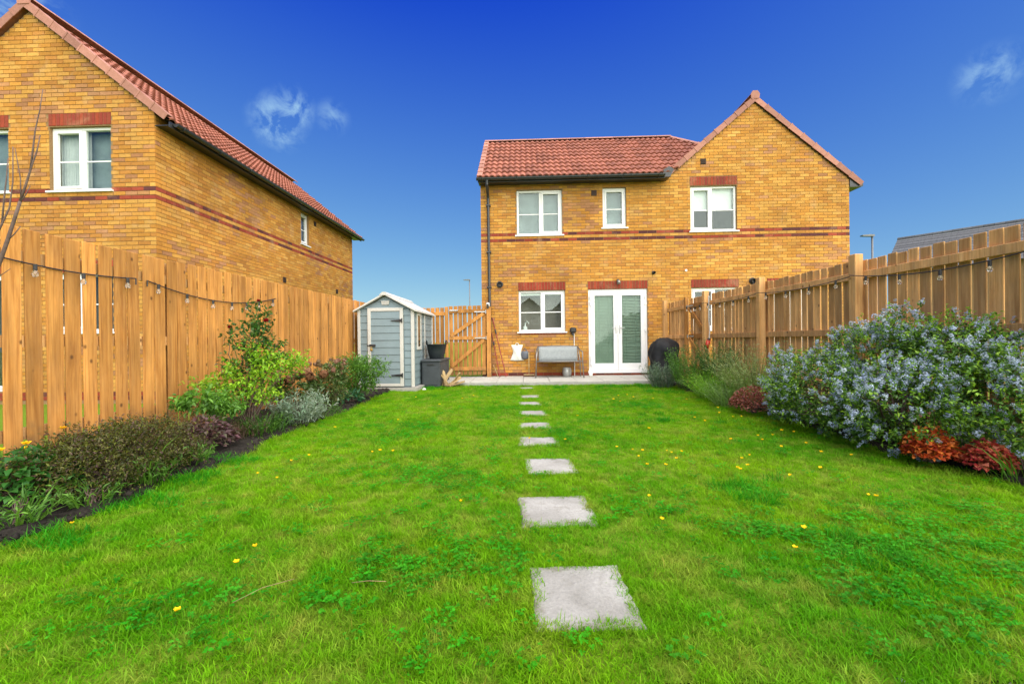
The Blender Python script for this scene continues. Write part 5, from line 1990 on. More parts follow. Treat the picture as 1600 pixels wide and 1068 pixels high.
# ---- feathery and needle-leaved plants
def tuft(name, loc, label, r, n, L, W_, cols, lean=(0.05, 0.7), bend=0.35, cat='plant', mat='leaf', tips=None, rx_=1.0, ry_=1.0, side=0, side_L=0.04):
    o = emp(name, loc, 0, label, cat)
    a = RNG.uniform(0, 2 * np.pi, n)
    q = np.sqrt(RNG.random(n))
    base = np.stack([np.cos(a) * q * r * rx_, np.sin(a) * q * r * ry_, np.zeros(n)], 1)
    az = a + RNG.normal(size=n) * 0.7
    ln = lean[0] + (lean[1] - lean[0]) * q * RNG.uniform(0.3, 1, n)
    LL = L * RNG.uniform(0.55, 1.1, n)
    col = pal(cols, n)
    lf_ = Leafy()
    lf_.blades(base, az, ln, LL, W_, col, bend, None if tips is None else pal(tips, n))
    if side:
        # needles all the way up every stem
        t = RNG.uniform(0.2, 1.0, (n, side, 1))
        h = np.stack([np.cos(az), np.sin(az), np.zeros(n)], 1)
        an = (ln + bend * 0.35)[:, None, None]
        p = base[:, None, :] + (h[:, None, :] * np.sin(an) + np.array([0, 0, 1.0]) * np.cos(an)) * t * LL[:, None, None] * 0.95
        dd = rnd_dirs(n * side).reshape(n, side, 3) + np.array([0, 0, 0.7])
        lf_.leaves(p.reshape(-1, 3), dd.reshape(-1, 3), side_L * RNG.uniform(0.6, 1.2, n * side), side_L * 0.22, np.repeat(col, side, 0) * RNG.uniform(0.8, 1.25, (n * side, 1)))
    lf_.build('foliage', mat, o)
    stems_to(o, [(random.uniform(-r, r) * .7, random.uniform(-r, r) * .7, L * .55) for _ in range(10)], r * .4, 0.005, 'bark', 4, 'stem', 0.02)
    return o


tuft('rosemary', (3.72, 7.75, 0.04), 'dark green upright needle leaved shrub in front of the right gate', 0.22, 150, 1.0, 0.006, [(0.035, 0.11, 0.02), (0.055, 0.145, 0.028)], (0.02, 0.5), 0.15, 'shrub', side=60, side_L=0.042)
tuft('rosemary', (3.45, 8.35, 0.04), 'mid green upright needle leaved shrub beside the covered barbecue', 0.24, 120, 0.84, 0.006, [(0.08, 0.20, 0.03), (0.11, 0.25, 0.04)], (0.02, 0.6), 0.2, 'shrub', side=46, side_L=0.045)
tuft('feather_grass', (3.68, 6.45, 0.04), 'pale sage feathery plant leaning on the right fence', 0.32, 520, 1.02, 0.006, G_SAGE + [(0.25, 0.29, 0.12)], (0.05, 0.75), 0.4, 'plant', side=9, side_L=0.045)
tuft('lavender', (3.42, 7.05, 0.03), 'fresh green bushy lavender at the right lawn edge', 0.33, 460, 0.58, 0.007, [(0.15, 0.36, 0.025), (0.24, 0.45, 0.04), (0.11, 0.28, 0.02)], (0.05, 0.9), 0.35, 'plant', side=8, side_L=0.04, ry_=1.6)
tuft('lavender', (3.22, 6.35, 0.03), 'small grey green lavender next to the bronze shrub', 0.24, 260, 0.46, 0.007, [(0.17, 0.29, 0.08), (0.22, 0.35, 0.10), (0.12, 0.24, 0.05)], (0.05, 0.9), 0.35, 'plant', side=8, side_L=0.035)
tuft('lavender', (3.12, 8.95, 0.03), 'blue grey lavender in front of the covered barbecue', 0.22, 260, 0.55, 0.007, [(0.13, 0.20, 0.15), (0.18, 0.25, 0.18), (0.10, 0.16, 0.11)], (0.05, 0.65), 0.25, 'plant', side=12, side_L=0.045)
shrub('leafy_plant', (3.40, 5.25, 0.03), 'mid green leafy clump between bronze shrub and blue shrub', [(0, 0, .16, .22, .3, .2)], 240, 8, 0.045, 0.02, G_MID + G_LIME[:1], spread=0.06, stems=8, cat='plant')
tuft('bed_grass', (3.55, 2.98, 0.03), 'clump of coarse green grass at the right end of the border', 0.22, 160, 0.32, 0.008, G_MID, (0.1, 0.9), 0.5, 'grass clump')

# ---- left border
shrub('hebe', (-2.88, 3.12, 0.06), 'low spreading olive brown shrub at the front of the left border',
      [(0.10, -0.30, .12, .30, .26, .19), (0.02, 0.0, .15, .36, .34, .24), (-0.04, 0.36, .14, .32, .30, .23), (0.18, 0.18, .09, .20, .30, .15), (-0.15, -0.15, .13, .28, .34, .23)], 2000, 11, 0.023, 0.010,
      [(0.060, 0.080, 0.010), (0.095, 0.110, 0.016), (0.055, 0.036, 0.016), (0.14, 0.14, 0.025), (0.035, 0.06, 0.010), (0.075, 0.045, 0.03)], spread=0.055, stems=26, r0=0.006, tipcols=[(0.15, 0.17, 0.025), (0.10, 0.055, 0.045)], tipfrac=0.15)
mound('heuchera', (-2.84, 3.98, 0.06), 'dusky purple leafy plant in the left border', 0.25, 0.30, 750, 0.05, 0.03, [(0.085, 0.035, 0.05), (0.13, 0.06, 0.07), (0.06, 0.03, 0.035), (0.17, 0.10, 0.10), (0.10, 0.11, 0.05)])
yf = mound('globeflower', (-3.12, 2.72, 0.07), 'dark green leafy plant with yellow flowers at the left edge', 0.27, 0.30, 620, 0.055, 0.046, [(0.02, 0.10, 0.014), (0.03, 0.135, 0.018), (0.045, 0.16, 0.02)])
yf2 = mound('globeflower', (-3.36, 3.38, 0.07), 'dark green leafy clump with one yellow flower by the fence', 0.22, 0.24, 380, 0.05, 0.042, [(0.025, 0.12, 0.016), (0.045, 0.17, 0.02)])


def flower_head(parent, p, r=0.016, col='yellow', stem_from=None):
    q = Leafy()
    n = 7
    a = np.arange(n) * 2 * np.pi / n
    b = np.tile(np.array([p]), (n, 1))
    q.leaves(b, np.stack([np.cos(a), np.sin(a), np.full(n, 0.45)], 1), r * 1.25, r * 1.1, pal([(0.90, 0.50, 0.01), (0.95, 0.60, 0.015)], n, 0.06), fold=0.1, droop=-0.15)
    q.build('flower', 'petal', parent, False)
    if stem_from is not None:
        MB().tube([stem_from, Vector(stem_from).lerp(Vector(p), .5) + Vector((0.008, 0, 0)), p], 0.0025, 5, (0.08, 0.2, 0.02)).build('flower_stem', 'stem', parent, color=True)


for (x, y, z) in ((-0.02, -0.03, 0.33), (0.12, 0.14, 0.31), (0.16, 0.02, 0.32), (0.07, -0.12, 0.28), (0.20, 0.12, 0.36), (0.10, 0.0, 0.30)):
    flower_head(yf, (x, y, z), 0.024, stem_from=(x * .3, y * .3, 0.05))
flower_head(yf2, (0.12, -0.05, 0.33), 0.024, stem_from=(0.02, 0, .05))

# rose: tall canes with dark leaves and red blooms
ro, P, N = shrub('rose_bush', (-3.00, 4.85, 0.06), 'tall rose bush with dark red blooms against the left fence',
                 [(0.02, 0.0, .98, .17, .22, .30), (0.10, 0.05, 1.22, .13, .16, .18), (0.18, 0.12, .85, .18, .2, .22), (-0.04, -.05, .65, .14, .18, .2)], 190, 7, 0.048, 0.030,
                 [(0.035, 0.10, 0.018), (0.055, 0.145, 0.022), (0.075, 0.18, 0.03), (0.045, 0.11, 0.03)], spread=0.075, stems=20, r0=0.008, tipcols=[(0.10, 0.22, 0.03), (0.13, 0.12, 0.05)], tipfrac=0.12)


def bloom(parent, p, r):
    q = Leafy()
    for k, (nn, rad, up) in enumerate(((5, 1.0, 0.35), (5, 0.8, 0.8), (4, 0.55, 1.6), (3, 0.3, 3.0))):
        a = np.arange(nn) * 2 * np.pi / nn + k
        b = np.tile(np.array([p]), (nn, 1))
        q.leaves(b, np.stack([np.cos(a), np.sin(a), np.full(nn, up)], 1), r * (0.9 + 0.1 * k), r * 1.2 * rad + .004, pal([(0.26, 0.006, 0.012), (0.17, 0.004, 0.010)], nn, 0.2), fold=0.25, droop=-0.35)
    q.build('bloom', 'petal', parent, False)


for (x, y, z, r) in ((0.27, -0.05, 1.20, 0.042), (-0.10, -0.10, 1.13, 0.036), (0.16, 0.0, 1.43, 0.03)):
    bloom(ro, (x, y, z), r)
    MB().tube([(x * .5, y * .5, z - .35), (x * .9, y, z - .1), (x, y, z)], 0.004, 5, (0.07, 0.14, 0.03)).build('flower_stem', 'stem', ro, color=True)
shrub('potentilla', (-2.90, 4.72, 0.06), 'bushy lime green shrub around the foot of the rose',
      [(-0.04, 0.0, .60, .26, .26, .11), (0.22, 0.16, .70, .22, .22, .12), (-0.24, -0.15, .52, .20, .18, .08), (0.08, 0.1, .82, .14, .16, .11), (0.34, 0.32, .74, .14, .16, .08), (0.12, 0.0, .42, .16, .2, .08)], 300, 8, 0.046, 0.024,
      [(0.26, 0.46, 0.02), (0.34, 0.55, 0.03), (0.20, 0.40, 0.02), (0.12, 0.28, 0.02)], spread=0.085, stems=26, r0=0.006)
shrub('cranesbill', (-3.05, 4.28, 0.06), 'light green spray of hand shaped leaves left of the rose', [(0.02, -0.05, .40, .24, .2, .09), (0.14, 0.08, .34, .18, .16, .08)], 150, 9, 0.055, 0.026,
      [(0.10, 0.25, 0.025), (0.15, 0.32, 0.04), (0.08, 0.20, 0.03)], spread=0.05, stems=12, r0=0.004, cat='plant')
tuft('dead_perennial', (-2.82, 4.45, 0.06), 'brown dead perennial under the rose', 0.17, 90, 0.24, 0.006, [(0.11, 0.07, 0.05), (0.15, 0.10, 0.07), (0.08, 0.07, 0.03)], (0.1, 0.8), 0.4, 'plant', mat='leaf_matt', side=4, side_L=0.03)
tuft('leafy_weed', (-2.75, 4.72, 0.05), 'green weedy foliage in front of the rose', 0.24, 170, 0.26, 0.010, G_MID + G_DARK, (0.1, 0.9), 0.4, 'plant', side=5, side_L=0.04)
si = tuft('silver_ragwort', (-2.66, 5.32, 0.04), 'silver grey felty leaved plant at the left lawn edge', 0.20, 90, 0.40, 0.008, [(0.25, 0.33, 0.25), (0.33, 0.40, 0.32), (0.18, 0.27, 0.19)], (0.05, 0.95), 0.25, 'plant', mat='leaf_matt', side=16, side_L=0.07)
# hydrangea with last year's brown heads
hy, P, N = shrub('hydrangea', (-2.98, 6.0, 0.05), 'shrub with last year\'s brown dried flower heads behind the silver plant', [(0, 0, .34, .28, .3, .2)], 110, 7, 0.06, 0.035, [(0.05, 0.11, 0.025), (0.09, 0.14, 0.04)], spread=0.05, stems=14, r0=0.006)
q = Leafy()
hc = np.stack([RNG.uniform(-.28, .28, 14), RNG.uniform(-.3, .3, 14), RNG.uniform(.42, .58, 14)], 1)
q.blobs(hc, 0.065, pal([(0.24, 0.125, 0.06), (0.32, 0.18, 0.09), (0.19, 0.09, 0.045)], 14), 70)
q.build('dried_heads', 'leaf_matt', hy)
se, P, N = shrub('stonecrop', (-2.78, 6.50, 0.04), 'tall green plant with rusty pink flower heads in the left border', [(0, 0, .32, .24, .28, .26), (.06, .1, .52, .18, .2, .14)], 300, 8, 0.05, 0.022, [(0.07, 0.15, 0.035), (0.11, 0.19, 0.05), (0.16, 0.15, 0.06)], spread=0.06, stems=14, r0=0.005, cat='plant')
q = Leafy()
hc = np.stack([RNG.uniform(-.24, .24, 22), RNG.uniform(-.26, .26, 22), RNG.uniform(.50, .72, 22)], 1)
q.blobs(hc, 0.036, pal([(0.27, 0.14, 0.10), (0.34, 0.20, 0.14), (0.22, 0.16, 0.08)], 22), 40)
q.build('flower_heads', 'petal', se)
shrub('peony', (-2.72, 7.45, 0.04), 'loose light green bush in front of the grey shed', [(0, 0, .40, .38, .34, .28), (.26, -.05, .52, .30, .26, .16), (-.15, .1, .55, .22, .25, .18)], 420, 8, 0.075, 0.018, [(0.09, 0.22, 0.025), (0.13, 0.28, 0.035), (0.06, 0.16, 0.02)], spread=0.09, stems=20, r0=0.005)
mound('bergenia', (-2.62, 6.98, 0.04), 'small dark blue green leafy plant at the lawn edge near the shed', 0.18, 0.22, 130, 0.085, 0.055, [(0.025, 0.10, 0.05), (0.035, 0.13, 0.06), (0.08, 0.17, 0.05)])
# weeds along the left edge
for (x, y, h, n, r, lb) in ((-2.70, 2.36, 0.24, 36, .08, 'leafy weed on bare soil at the left corner'), (-2.60, 2.66, 0.17, 34, .10, 'low weeds between soil and lawn near the left corner'),
                            (-2.64, 3.55, 0.19, 44, .12, 'weedy green leaves at the foot of the olive brown shrub'), (-2.56, 3.05, 0.22, 40, .10, 'long bladed weeds at the left lawn edge')):
    tuft('leafy_weed', (x, y, 0.05), lb, r, n, h, 0.012, G_MID, (0.1, 0.9), 0.45, 'weed', side=5, side_L=0.05)
o = emp('tall_grass_weed', (-2.56, 3.02, 0.05), 0, 'tall arching grass stems in the left border', 'weed')
q = Leafy()
q.blades(np.array([[0, 0, 0], [.02, .03, 0], [-.03, .02, 0], [.03, -.03, 0], [-.35, -.25, 0], [-.33, -.22, 0], [-.36, -.27, 0.0]]), np.array([0.3, 2.9, 1.2, 5.5, 3.0, 0.2, 1.5]), np.array([0.03, .2, .35, .5, .3, .4, .1]),
         np.array([.55, .42, .40, .38, .40, .38, .35]), 0.014, pal(G_MID, 7), 0.5)
q.build('foliage', 'leaf', o)
tuft('bed_greens', (-2.62, 5.9, 0.04), 'fringe of small green leaves between the silver plant and the shed', 0.16, 110, 0.16, 0.010, G_MID + G_DARK, (0.1, 1.0), 0.4, 'plant', side=4, side_L=0.03, ry_=3.0)

# bare sapling at the left edge
bt = emp('bare_sapling', (-3.42, 2.70, 0.05), 0, 'bare leafless young tree at the left edge of the picture', 'tree')


def ptube(name, pts, r0, r1):
    n = len(pts)
    MB().tube([Vector(p) - Vector((-3.42, 2.70, 0.05)) for p in pts], [0.62 * (r0 + (r1 - r0) * i / (n - 1)) for i in range(n)], 7).build(name, 'bark', bt, True)


def PX(px, py, d=2.70):
    return ((px - 800) / 675 * d, d, CAM_Z + (541.5 - py) / 675 * d)


ptube('trunk', [(-3.42, 2.70, 0.03), (-3.40, 2.70, 0.7), (-3.33, 2.70, 1.25), PX(2, 408), PX(14, 376), PX(27, 338), PX(35, 315)], 0.022, 0.013)
ptube('branch', [PX(35, 315), PX(44, 290), PX(53, 262), PX(62, 238), PX(68, 212)], 0.012, 0.004)
ptube('branch', [PX(52, 264), PX(56, 235), PX(60, 205), PX(68, 172), PX(73, 141)], 0.009, 0.003)
ptube('branch', [PX(14, 376), PX(25, 366), PX(35, 354)], 0.006, 0.004)
ptube('branch', [PX(33, 320), PX(45, 303), PX(51, 291)], 0.006, 0.003)
ptube('branch', [PX(-8, 378), PX(5, 352), PX(18, 325), PX(24, 285), PX(25, 230)], 0.010, 0.004)
ptube('branch', [PX(6, 350), PX(10, 310), PX(14, 280), PX(17, 248)], 0.008, 0.004)
ptube('branch', [PX(36, 312), PX(36, 280), PX(32, 255), PX(28, 232)], 0.006, 0.003)
ptube('branch', [PX(-20, 440), PX(0, 432), PX(18, 420)], 0.005, 0.003)

# ------------------------------------------------------------------ soil clods, pebbles and litter
def scatter_lumps(name, n, area, zf, rmin, rmax, mat, label):
    v, t = [], []
    ico = np.array([(0, 0, 1), (1, 0, 0), (0, 1, 0), (-1, 0, 0), (0, -1, 0), (0, 0, -1)], float)
    tri = np.array([(0, 1, 2), (0, 2, 3), (0, 3, 4), (0, 4, 1), (5, 2, 1), (5, 3, 2), (5, 4, 3), (5, 1, 4)])
    P_ = area(n)
    for i, (x, y) in enumerate(P_):
        r = rmin + (rmax - rmin) * random.random() ** 3
        q = ico * np.array([r * random.uniform(.7, 1.4), r * random.uniform(.7, 1.4), r * random.uniform(.5, .8)]) * RNG.uniform(.75, 1.2, (6, 1))
        a = random.random() * 6
        c, s = math.cos(a), math.sin(a)
        q = q @ np.array([[c, s, 0], [-s, c, 0], [0, 0, 1]])
        v.append(q + np.array([x, y, zf(x, y)]))
        t.append(tri + 6 * i)
    o = link(name, npmesh(name, np.concatenate(v), np.concatenate(t), mat))
    return tag(o, label, None, None, 'stuff')


def area_left(n):
    y = RNG.uniform(1.6, 9.0, n)
    return [(FLX(b) + 0.05 + (LX0 - FLX(b)) * random.random(), b) for b in y]


def area_right(n):
    y = RNG.uniform(2.2, 9.4, n)
    return [(LX1 + (FRX(b) - LX1) * random.random(), b) for b in y]


scatter_lumps('soil_clods', 2600, area_left, lambda x, y: 0.055 + 0.022 * nfun(x, y), 0.005, 0.03, 'soil', 'crumbly dark soil of the left border')
scatter_lumps('soil_clods', 1800, area_right, lambda x, y: 0.05 + 0.022 * nfun(x, y), 0.005, 0.03, 'soil', 'crumbly dark soil of the right border')
scatter_lumps('pebbles', 900, lambda n: [(random.uniform(-2.5, 3.3), random.uniform(1.12, 1.29)) for _ in range(n)], lambda x, y: -0.012, 0.006, 0.022, 'pebble', 'grey pebbles and clods at the near edge of the lawn')


# ------------------------------------------------------------------ lawn grass
def tuft_mesh(k, n, rad, hmin, hmax, wmin, wmax, flat=0.0):
    lf_ = Leafy()
    a = RNG.uniform(0, 2 * np.pi, n)
    q = np.sqrt(RNG.random(n)) * rad
    base = np.stack([np.cos(a) * q, np.sin(a) * q, np.full(n, -0.004)], 1)
    h = RNG.uniform(hmin, hmax, n)
    ton = RNG.uniform(0.5, 1.45, (n, 1)) * np.ones((1, 3))
    dry = RNG.random(n) < 0.13
    ton[dry] *= np.array([2.5, 1.1, 9.0])
    lf_.blades(base, RNG.uniform(0, 6.28, n), RNG.uniform(0.05, 0.75 + flat, n), h, RNG.uniform(wmin, wmax, n), ton, 0.45, ton * np.array([1.15, 1.08, 1.0]))
    return lf_


def scatter(name, src, pts, idx, rot, scl, label):
    """instances of the source meshes on a point cloud"""
    col = bpy.data.collections.new(name + '_sources')
    for i, (me, nm) in enumerate(src):
        o = bpy.data.objects.new(f'{nm}_{i:02d}', me)
        col.objects.link(o)
    me = bpy.data.meshes.new(name)
    n = len(pts)
    me.vertices.add(n)
    me.vertices.foreach_set('co', np.ascontiguousarray(pts, np.float32).ravel())
    a = me.attributes.new('idx', 'INT', 'POINT')
    a.data.foreach_set('value', idx.astype(np.int32))
    a = me.attributes.new('rot', 'FLOAT_VECTOR', 'POINT')
    a.data.foreach_set('vector', np.ascontiguousarray(rot, np.float32).ravel())
    a = me.attributes.new('scl', 'FLOAT', 'POINT')
    a.data.foreach_set('value', scl.astype(np.float32))
    ob = link(name, me)
    ng = bpy.data.node_groups.new(name, 'GeometryNodeTree')
    ng.interface.new_socket('Geometry', in_out='INPUT', socket_type='NodeSocketGeometry')
    ng.interface.new_socket('Geometry', in_out='OUTPUT', socket_type='NodeSocketGeometry')
    N_ = ng.nodes
    gi, go = N_.new('NodeGroupInput'), N_.new('NodeGroupOutput')
    ci = N_.new('GeometryNodeCollectionInfo')
    ci.inputs['Collection'].default_value = col
    ci.inputs['Separate Children'].default_value = True
    ci.inputs['Reset Children'].default_value = True
    ip = N_.new('GeometryNodeInstanceOnPoints')
    ip.inputs['Pick Instance'].default_value = True

    def attr(nm, ty):
        q = N_.new('GeometryNodeInputNamedAttribute')
        q.data_type = ty
        q.inputs['Name'].default_value = nm
        return [s for s in q.outputs if s.enabled and s.name == 'Attribute'][0]
    L_ = ng.links
    L_.new(gi.outputs[0], ip.inputs['Points'])
    L_.new(ci.outputs[0], ip.inputs['Instance'])
    L_.new(attr('idx', 'INT'), ip.inputs['Instance Index'])
    L_.new(attr('rot', 'FLOAT_VECTOR'), ip.inputs['Rotation'])
    L_.new(attr('scl', 'FLOAT'), ip.inputs['Scale'])
    L_.new(ip.outputs[0], go.inputs[0])
    md = ob.modifiers.new('scatter', 'NODES')
    md.node_group = ng
    return tag(ob, label, None, None, 'stuff')


def lawn_points(density_fn, ymin=LY0 - 0.1, ymax=LY1):
    out = []
    for y0_ in np.arange(ymin, ymax, 0.1):
        xl = max(LX0 - 0.2, -1.22 * (y0_ + 0.15) - 0.1)
        xr = min(LX1 + 0.2, 1.22 * (y0_ + 0.15) + 0.1)
        n = RNG.poisson(density_fn(y0_) * (xr - xl) * 0.1)
        out.append(np.stack([RNG.uniform(xl, xr, n), RNG.uniform(y0_, y0_ + 0.1, n), np.zeros(n)], 1))
    p = np.concatenate(out)
    e0 = np.array([wob(y, 0) for y in p[:, 1]]) + LX0
    e1 = np.array([wob(y, 2) for y in p[:, 1]]) + LX1
    fr = LY0 - 0.055 + 0.035 * np.sin(p[:, 0] * 1.3 - 1.2) * (p[:, 0] < -0.6) + 0.012 * np.sin(p[:, 0] * 11)
    back = 9.70 - A * p[:, 0] + 0.02
    rg = 0.02 + 0.10 * RNG.random(len(p)) ** 2
    ok = (p[:, 0] > e0 - rg) & (p[:, 0] < e1 + rg) & (p[:, 1] > fr) & (p[:, 1] < back)
    ok &= ~((p[:, 0] < -1.96) & (p[:, 1] > 8.86))
    ok &= ~((p[:, 0] < -1.56) & (p[:, 1] > 9.42))
    return p[ok]


def off_stones(p, m=0.0):
    ok = np.ones(len(p), bool)
    for (x, y, w, d) in STONES:
        ok &= ~((abs(p[:, 0] - x) < w / 2 - m) & (abs(p[:, 1] - y) < d / 2 - m))
    return ok


src = []
for k in range(8):
    src.append((tuft_mesh(k, 36, 0.045, 0.022, 0.048, 0.0024, 0.0038, 0.25).mesh('grass_tuft', 'grass'), 'grass_tuft'))
for k in range(4):
    src.append((tuft_mesh(k, 28, 0.055, 0.034, 0.066, 0.0026, 0.0042, 0.2).mesh('grass_tuft', 'grass'), 'grass_tuft'))
p = lawn_points(lambda y: 1150 if y < 2.2 else 820 if y < 3 else (620 if y < 5 else 480))
p = p[off_stones(p, 0.012)]
# ragged fringe that leans over the edges of the stepping stones
fr_ = []
for (x, y, w, d) in STONES:
    n = 170
    t = RNG.uniform(0, 4, n)
    k_ = t.astype(int)
    u_ = t - k_ - 0.5
    ex = np.where(k_ % 2 == 0, u_ * w, np.where(k_ == 1, w / 2, -w / 2))
    ey = np.where(k_ % 2 == 1, u_ * d, np.where(k_ == 0, -d / 2, d / 2))
    g_ = 1 + RNG.uniform(-0.17, 0.06, n) * RNG.random(n)
    fr_.append(np.stack([x + ex * g_, y + ey * g_, np.zeros(n)], 1))
p = np.concatenate([p] + fr_)
ln_ = np.sin(p[:, 0] * 2.3 + 1.3 * np.sin(p[:, 1] * 1.7)) * np.sin(p[:, 1] * 2.9 + 1.1 * np.sin(p[:, 0] * 2.1))
idx = np.where(RNG.random(len(p)) < np.clip(0.10 + 0.35 * ln_, 0.02, 0.5), RNG.integers(8, 12, len(p)), RNG.integers(0, 8, len(p)))
near_edge = (p[:, 0] < LX0 + 0.10) | (p[:, 0] > LX1 - 0.10) | (p[:, 1] > 9.50 - A * p[:, 0])
scl = RNG.uniform(0.65, 1.1, len(p)) * np.where(near_edge, 1.35, 1.0) * np.where(p[:, 1] > 4, 1.12, 1.0)
rot = np.stack([RNG.normal(0, 0.12, len(p)), RNG.normal(0, 0.12, len(p)), RNG.uniform(0, 6.28, len(p))], 1)
scatter('grass', src, p, idx, rot, scl, 'short green lawn grass')


# clover and buttercup leaves in patches
def clover_mesh(n):
    lf_ = Leafy()
    for _ in range(n):
        a0 = random.uniform(0, 6.28)
        r = 0.05 * math.sqrt(random.random())
        c = np.array([r * math.cos(a0 * 3), r * math.sin(a0 * 3), random.uniform(0.018, 0.042)])
        a = a0 + np.arange(3) * 2.094
        lf_.leaves(np.tile(c, (3, 1)), np.stack([np.cos(a), np.sin(a), np.full(3, 0.25)], 1), 0.0115 * random.uniform(.8, 1.3), 0.0105, np.full((3, 3), random.uniform(0.8, 1.25)), fold=0.1, droop=0.2)
    return lf_


csrc = [(clover_mesh(13).mesh('clover_leaves', 'clover'), 'clover_leaves') for _ in range(5)]
CP = [(1.95, 2.05, .55, .35), (2.3, 1.75, .5, .3), (1.3, 2.25, .35, .25), (-0.15, 2.05, .3, .3), (-0.55, 1.85, .35, .25), (1.55, 2.75, .15, .12), (0.75, 2.55, .25, .12), (1.6, 1.75, .5, .25), (-0.3, 3.0, .3, .25),
      (-0.75, 3.3, .4, .3), (2.6, 2.4, .3, .25), (0.2, 1.55, .15, .2), (-1.4, 1.7, .3, .2), (0.6, 4.6, .4, .4), (2.0, 6.5, .4, .4), (-1.2, 5.0, .3, .5)]
cp = []
for (x, y, a, b) in CP:
    n = int(150 * a * b * 3.14)
    cp.append(np.stack([x + RNG.normal(0, a * .55, n), y + RNG.normal(0, b * .55, n), np.full(n, 0.002)], 1))
p2 = lawn_points(lambda y: 14)
p2[:, 2] = 0.002
p = np.concatenate(cp + [p2])
p = p[(p[:, 0] > LX0 + .05) & (p[:, 0] < LX1 - .05) & (p[:, 1] > LY0 + .03) & (p[:, 1] < 9.4)]
p = p[off_stones(p, -0.01)]
rot = np.stack([RNG.normal(0, 0.1, len(p)), RNG.normal(0, 0.1, len(p)), RNG.uniform(0, 6.28, len(p))], 1)
scatter('clover', csrc, p, RNG.integers(0, 5, len(p)), rot, RNG.uniform(0.7, 1.25, len(p)), 'patches of dark clover leaves in the lawn')

# dark lush tufts standing out of the lawn
dsrc = [(tuft_mesh(k, 60, 0.07, 0.06, 0.12, 0.003, 0.005, 0.3).mesh('lush_tuft', 'clover'), 'lush_tuft') for k in range(3)]
dp2 = []
for (x, y, r, n) in ((1.52, 2.82, .13, 22), (1.62, 1.98, .12, 16), (0.95, 9.15, .16, 14), (2.1, 9.2, .18, 16), (2.75, 9.15, .25, 26), (2.85, 8.2, .25, 20), (1.75, 5.3, .3, 14), (-1.75, 9.2, .16, 20), (0.62, 6.6, .15, 8), (-2.42, 2.75, .1, 14),
                     (-2.40, 3.2, .1, 14), (-2.42, 3.7, .1, 12), (-2.40, 2.2, .12, 12)):
    dp2.append(np.stack([x + RNG.normal(0, r, n), y + RNG.normal(0, r * .8, n), np.zeros(n)], 1))
p = np.concatenate(dp2)
p = p[(p[:, 1] < 9.55) & off_stones(p)]
scatter('lush_grass', dsrc, p, RNG.integers(0, 3, len(p)), np.stack([np.zeros(len(p)), np.zeros(len(p)), RNG.uniform(0, 6.28, len(p))], 1), RNG.uniform(0.6, 1.1, len(p)), 'darker lush tufts of grass in the lawn')

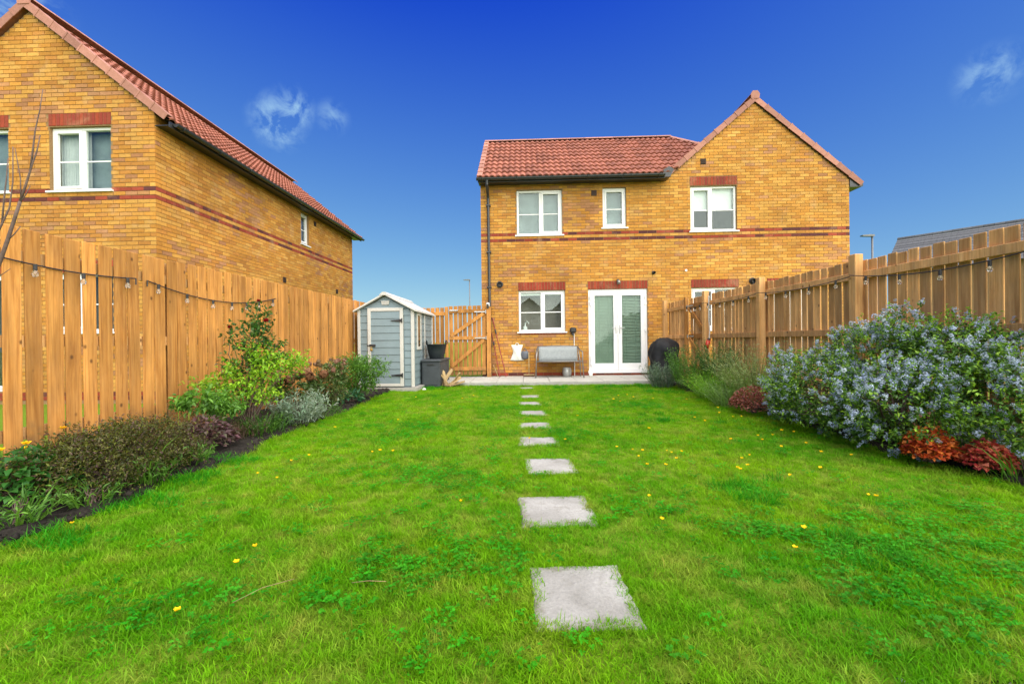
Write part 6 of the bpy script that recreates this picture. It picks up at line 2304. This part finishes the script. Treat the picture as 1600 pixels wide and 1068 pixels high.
# ------------------------------------------------------------------ buttercups in the lawn
q = Leafy()
a = np.arange(5) * 2 * np.pi / 5
q.leaves(np.tile(np.array([[0, 0, 0.075]]), (5, 1)), np.stack([np.cos(a), np.sin(a), np.full(5, 0.55)], 1), 0.017, 0.017, np.tile(np.array([[0.95, 0.60, 0.010]]), (5, 1)), fold=0.1, droop=-0.2)
q.blades(np.array([[0.0, 0, 0], [0, 0, 0]]), np.array([0., 1.6]), np.array([0., 0.]), 0.076, 0.003, np.array([[0.07, 0.2, 0.02]] * 2), 0.02)
bc_me = q.mesh('buttercup', 'petal')
BC = [(-0.31, 2.52), (0.83, 2.61), (0.78, 2.3), (0.93, 3.87), (1.04, 3.76), (1.09, 3.65), (1.02, 3.51), (1.0, 3.24), (1.15, 3.28), (1.32, 3.7), (1.34, 3.64), (1.41, 3.64), (1.31, 3.46), (1.43, 4.57), (2.04, 4.02), (1.63, 3.14),
      (1.82, 3.45), (-1.22, 3.71), (-1.17, 3.77), (-1.04, 3.77), (-1.4, 5.3), (0.82, 5.45), (0.16, 4.24), (0.5, 4.08), (1.78, 7.25), (1.98, 7.47), (1.98, 7.08), (2.26, 6.98), (2.71, 6.73), (1.91, 3.47), (1.78, 3.27), (1.65, 3.15),
      (2.37, 4.18), (2.32, 4.01), (2.54, 4.23), (2.71, 4.36), (2.84, 4.35), (2.63, 3.88), (2.51, 3.52), (2.73, 3.47), (2.23, 3.13), (1.89, 2.94), (2.31, 3.74), (2.16, 2.63), (2.18, 2.59), (1.44, 2.14), (1.28, 1.98), (-1.82, 3.52),
      (-1.73, 3.64), (-1.87, 3.13), (-1.69, 3.08), (-1.2, 2.01), (-1.22, 1.89), (-1.22, 1.54), (-2.4, 2.34), (-2.04, 4.93), (2.62, 5.47), (2.7, 5.29), (2.77, 5.24), (2.77, 5.84), (-1.67, 7.47), (-0.69, 7.63), (-0.83, 7.09), (-1.1, 6.46),
      (1.65, 6.62), (1.6, 6.89), (2.2, 5.24), (2.18, 4.93)]
for (x, y) in BC:
    s = random.uniform(0.8, 1.15) * (1.25 if y > 4.5 else 1.0)
    o = link('buttercup', bc_me, None, (x, y, 0.0), (random.uniform(-.15, .15), random.uniform(-.15, .15), random.uniform(0, 6)), (s, s, random.uniform(0.75, 1.1)))
    tag(o, 'small yellow buttercup flower growing in the lawn grass', 'flower', 'buttercups in the lawn')

# ------------------------------------------------------------------ litter on the lawn
for (pts, r, lb) in (([(-1.06, 1.62, .05), (-0.99, 1.69, .065), (-0.90, 1.76, .06)], 0.0013, 'short dry straw stalk lying on the near lawn'),
                     ([(-0.66, 1.745, .05), (-0.59, 1.74, .06), (-0.52, 1.742, .055)], 0.0012, 'thin pale straw lying level left of the nearest stone')):
    o = emp('dry_stalk', pts[0], 0, lb, 'stalk')
    MB().tube([Vector(q_) - Vector(pts[0]) for q_ in pts], r, 5).build('stem', 'pale_wood', o, True)
o = MB().prism([(-0.03, 0), (0.035, 0.004), (0.028, 0.03), (-0.01, 0.042), (-0.034, 0.022)], -0.012, 0.014).build('litter_scrap', 'bag_white', loc=(-1.79, 8.75, 0.045))
tag(o, 'small pale scrap of litter on the far lawn near the shed', 'litter')
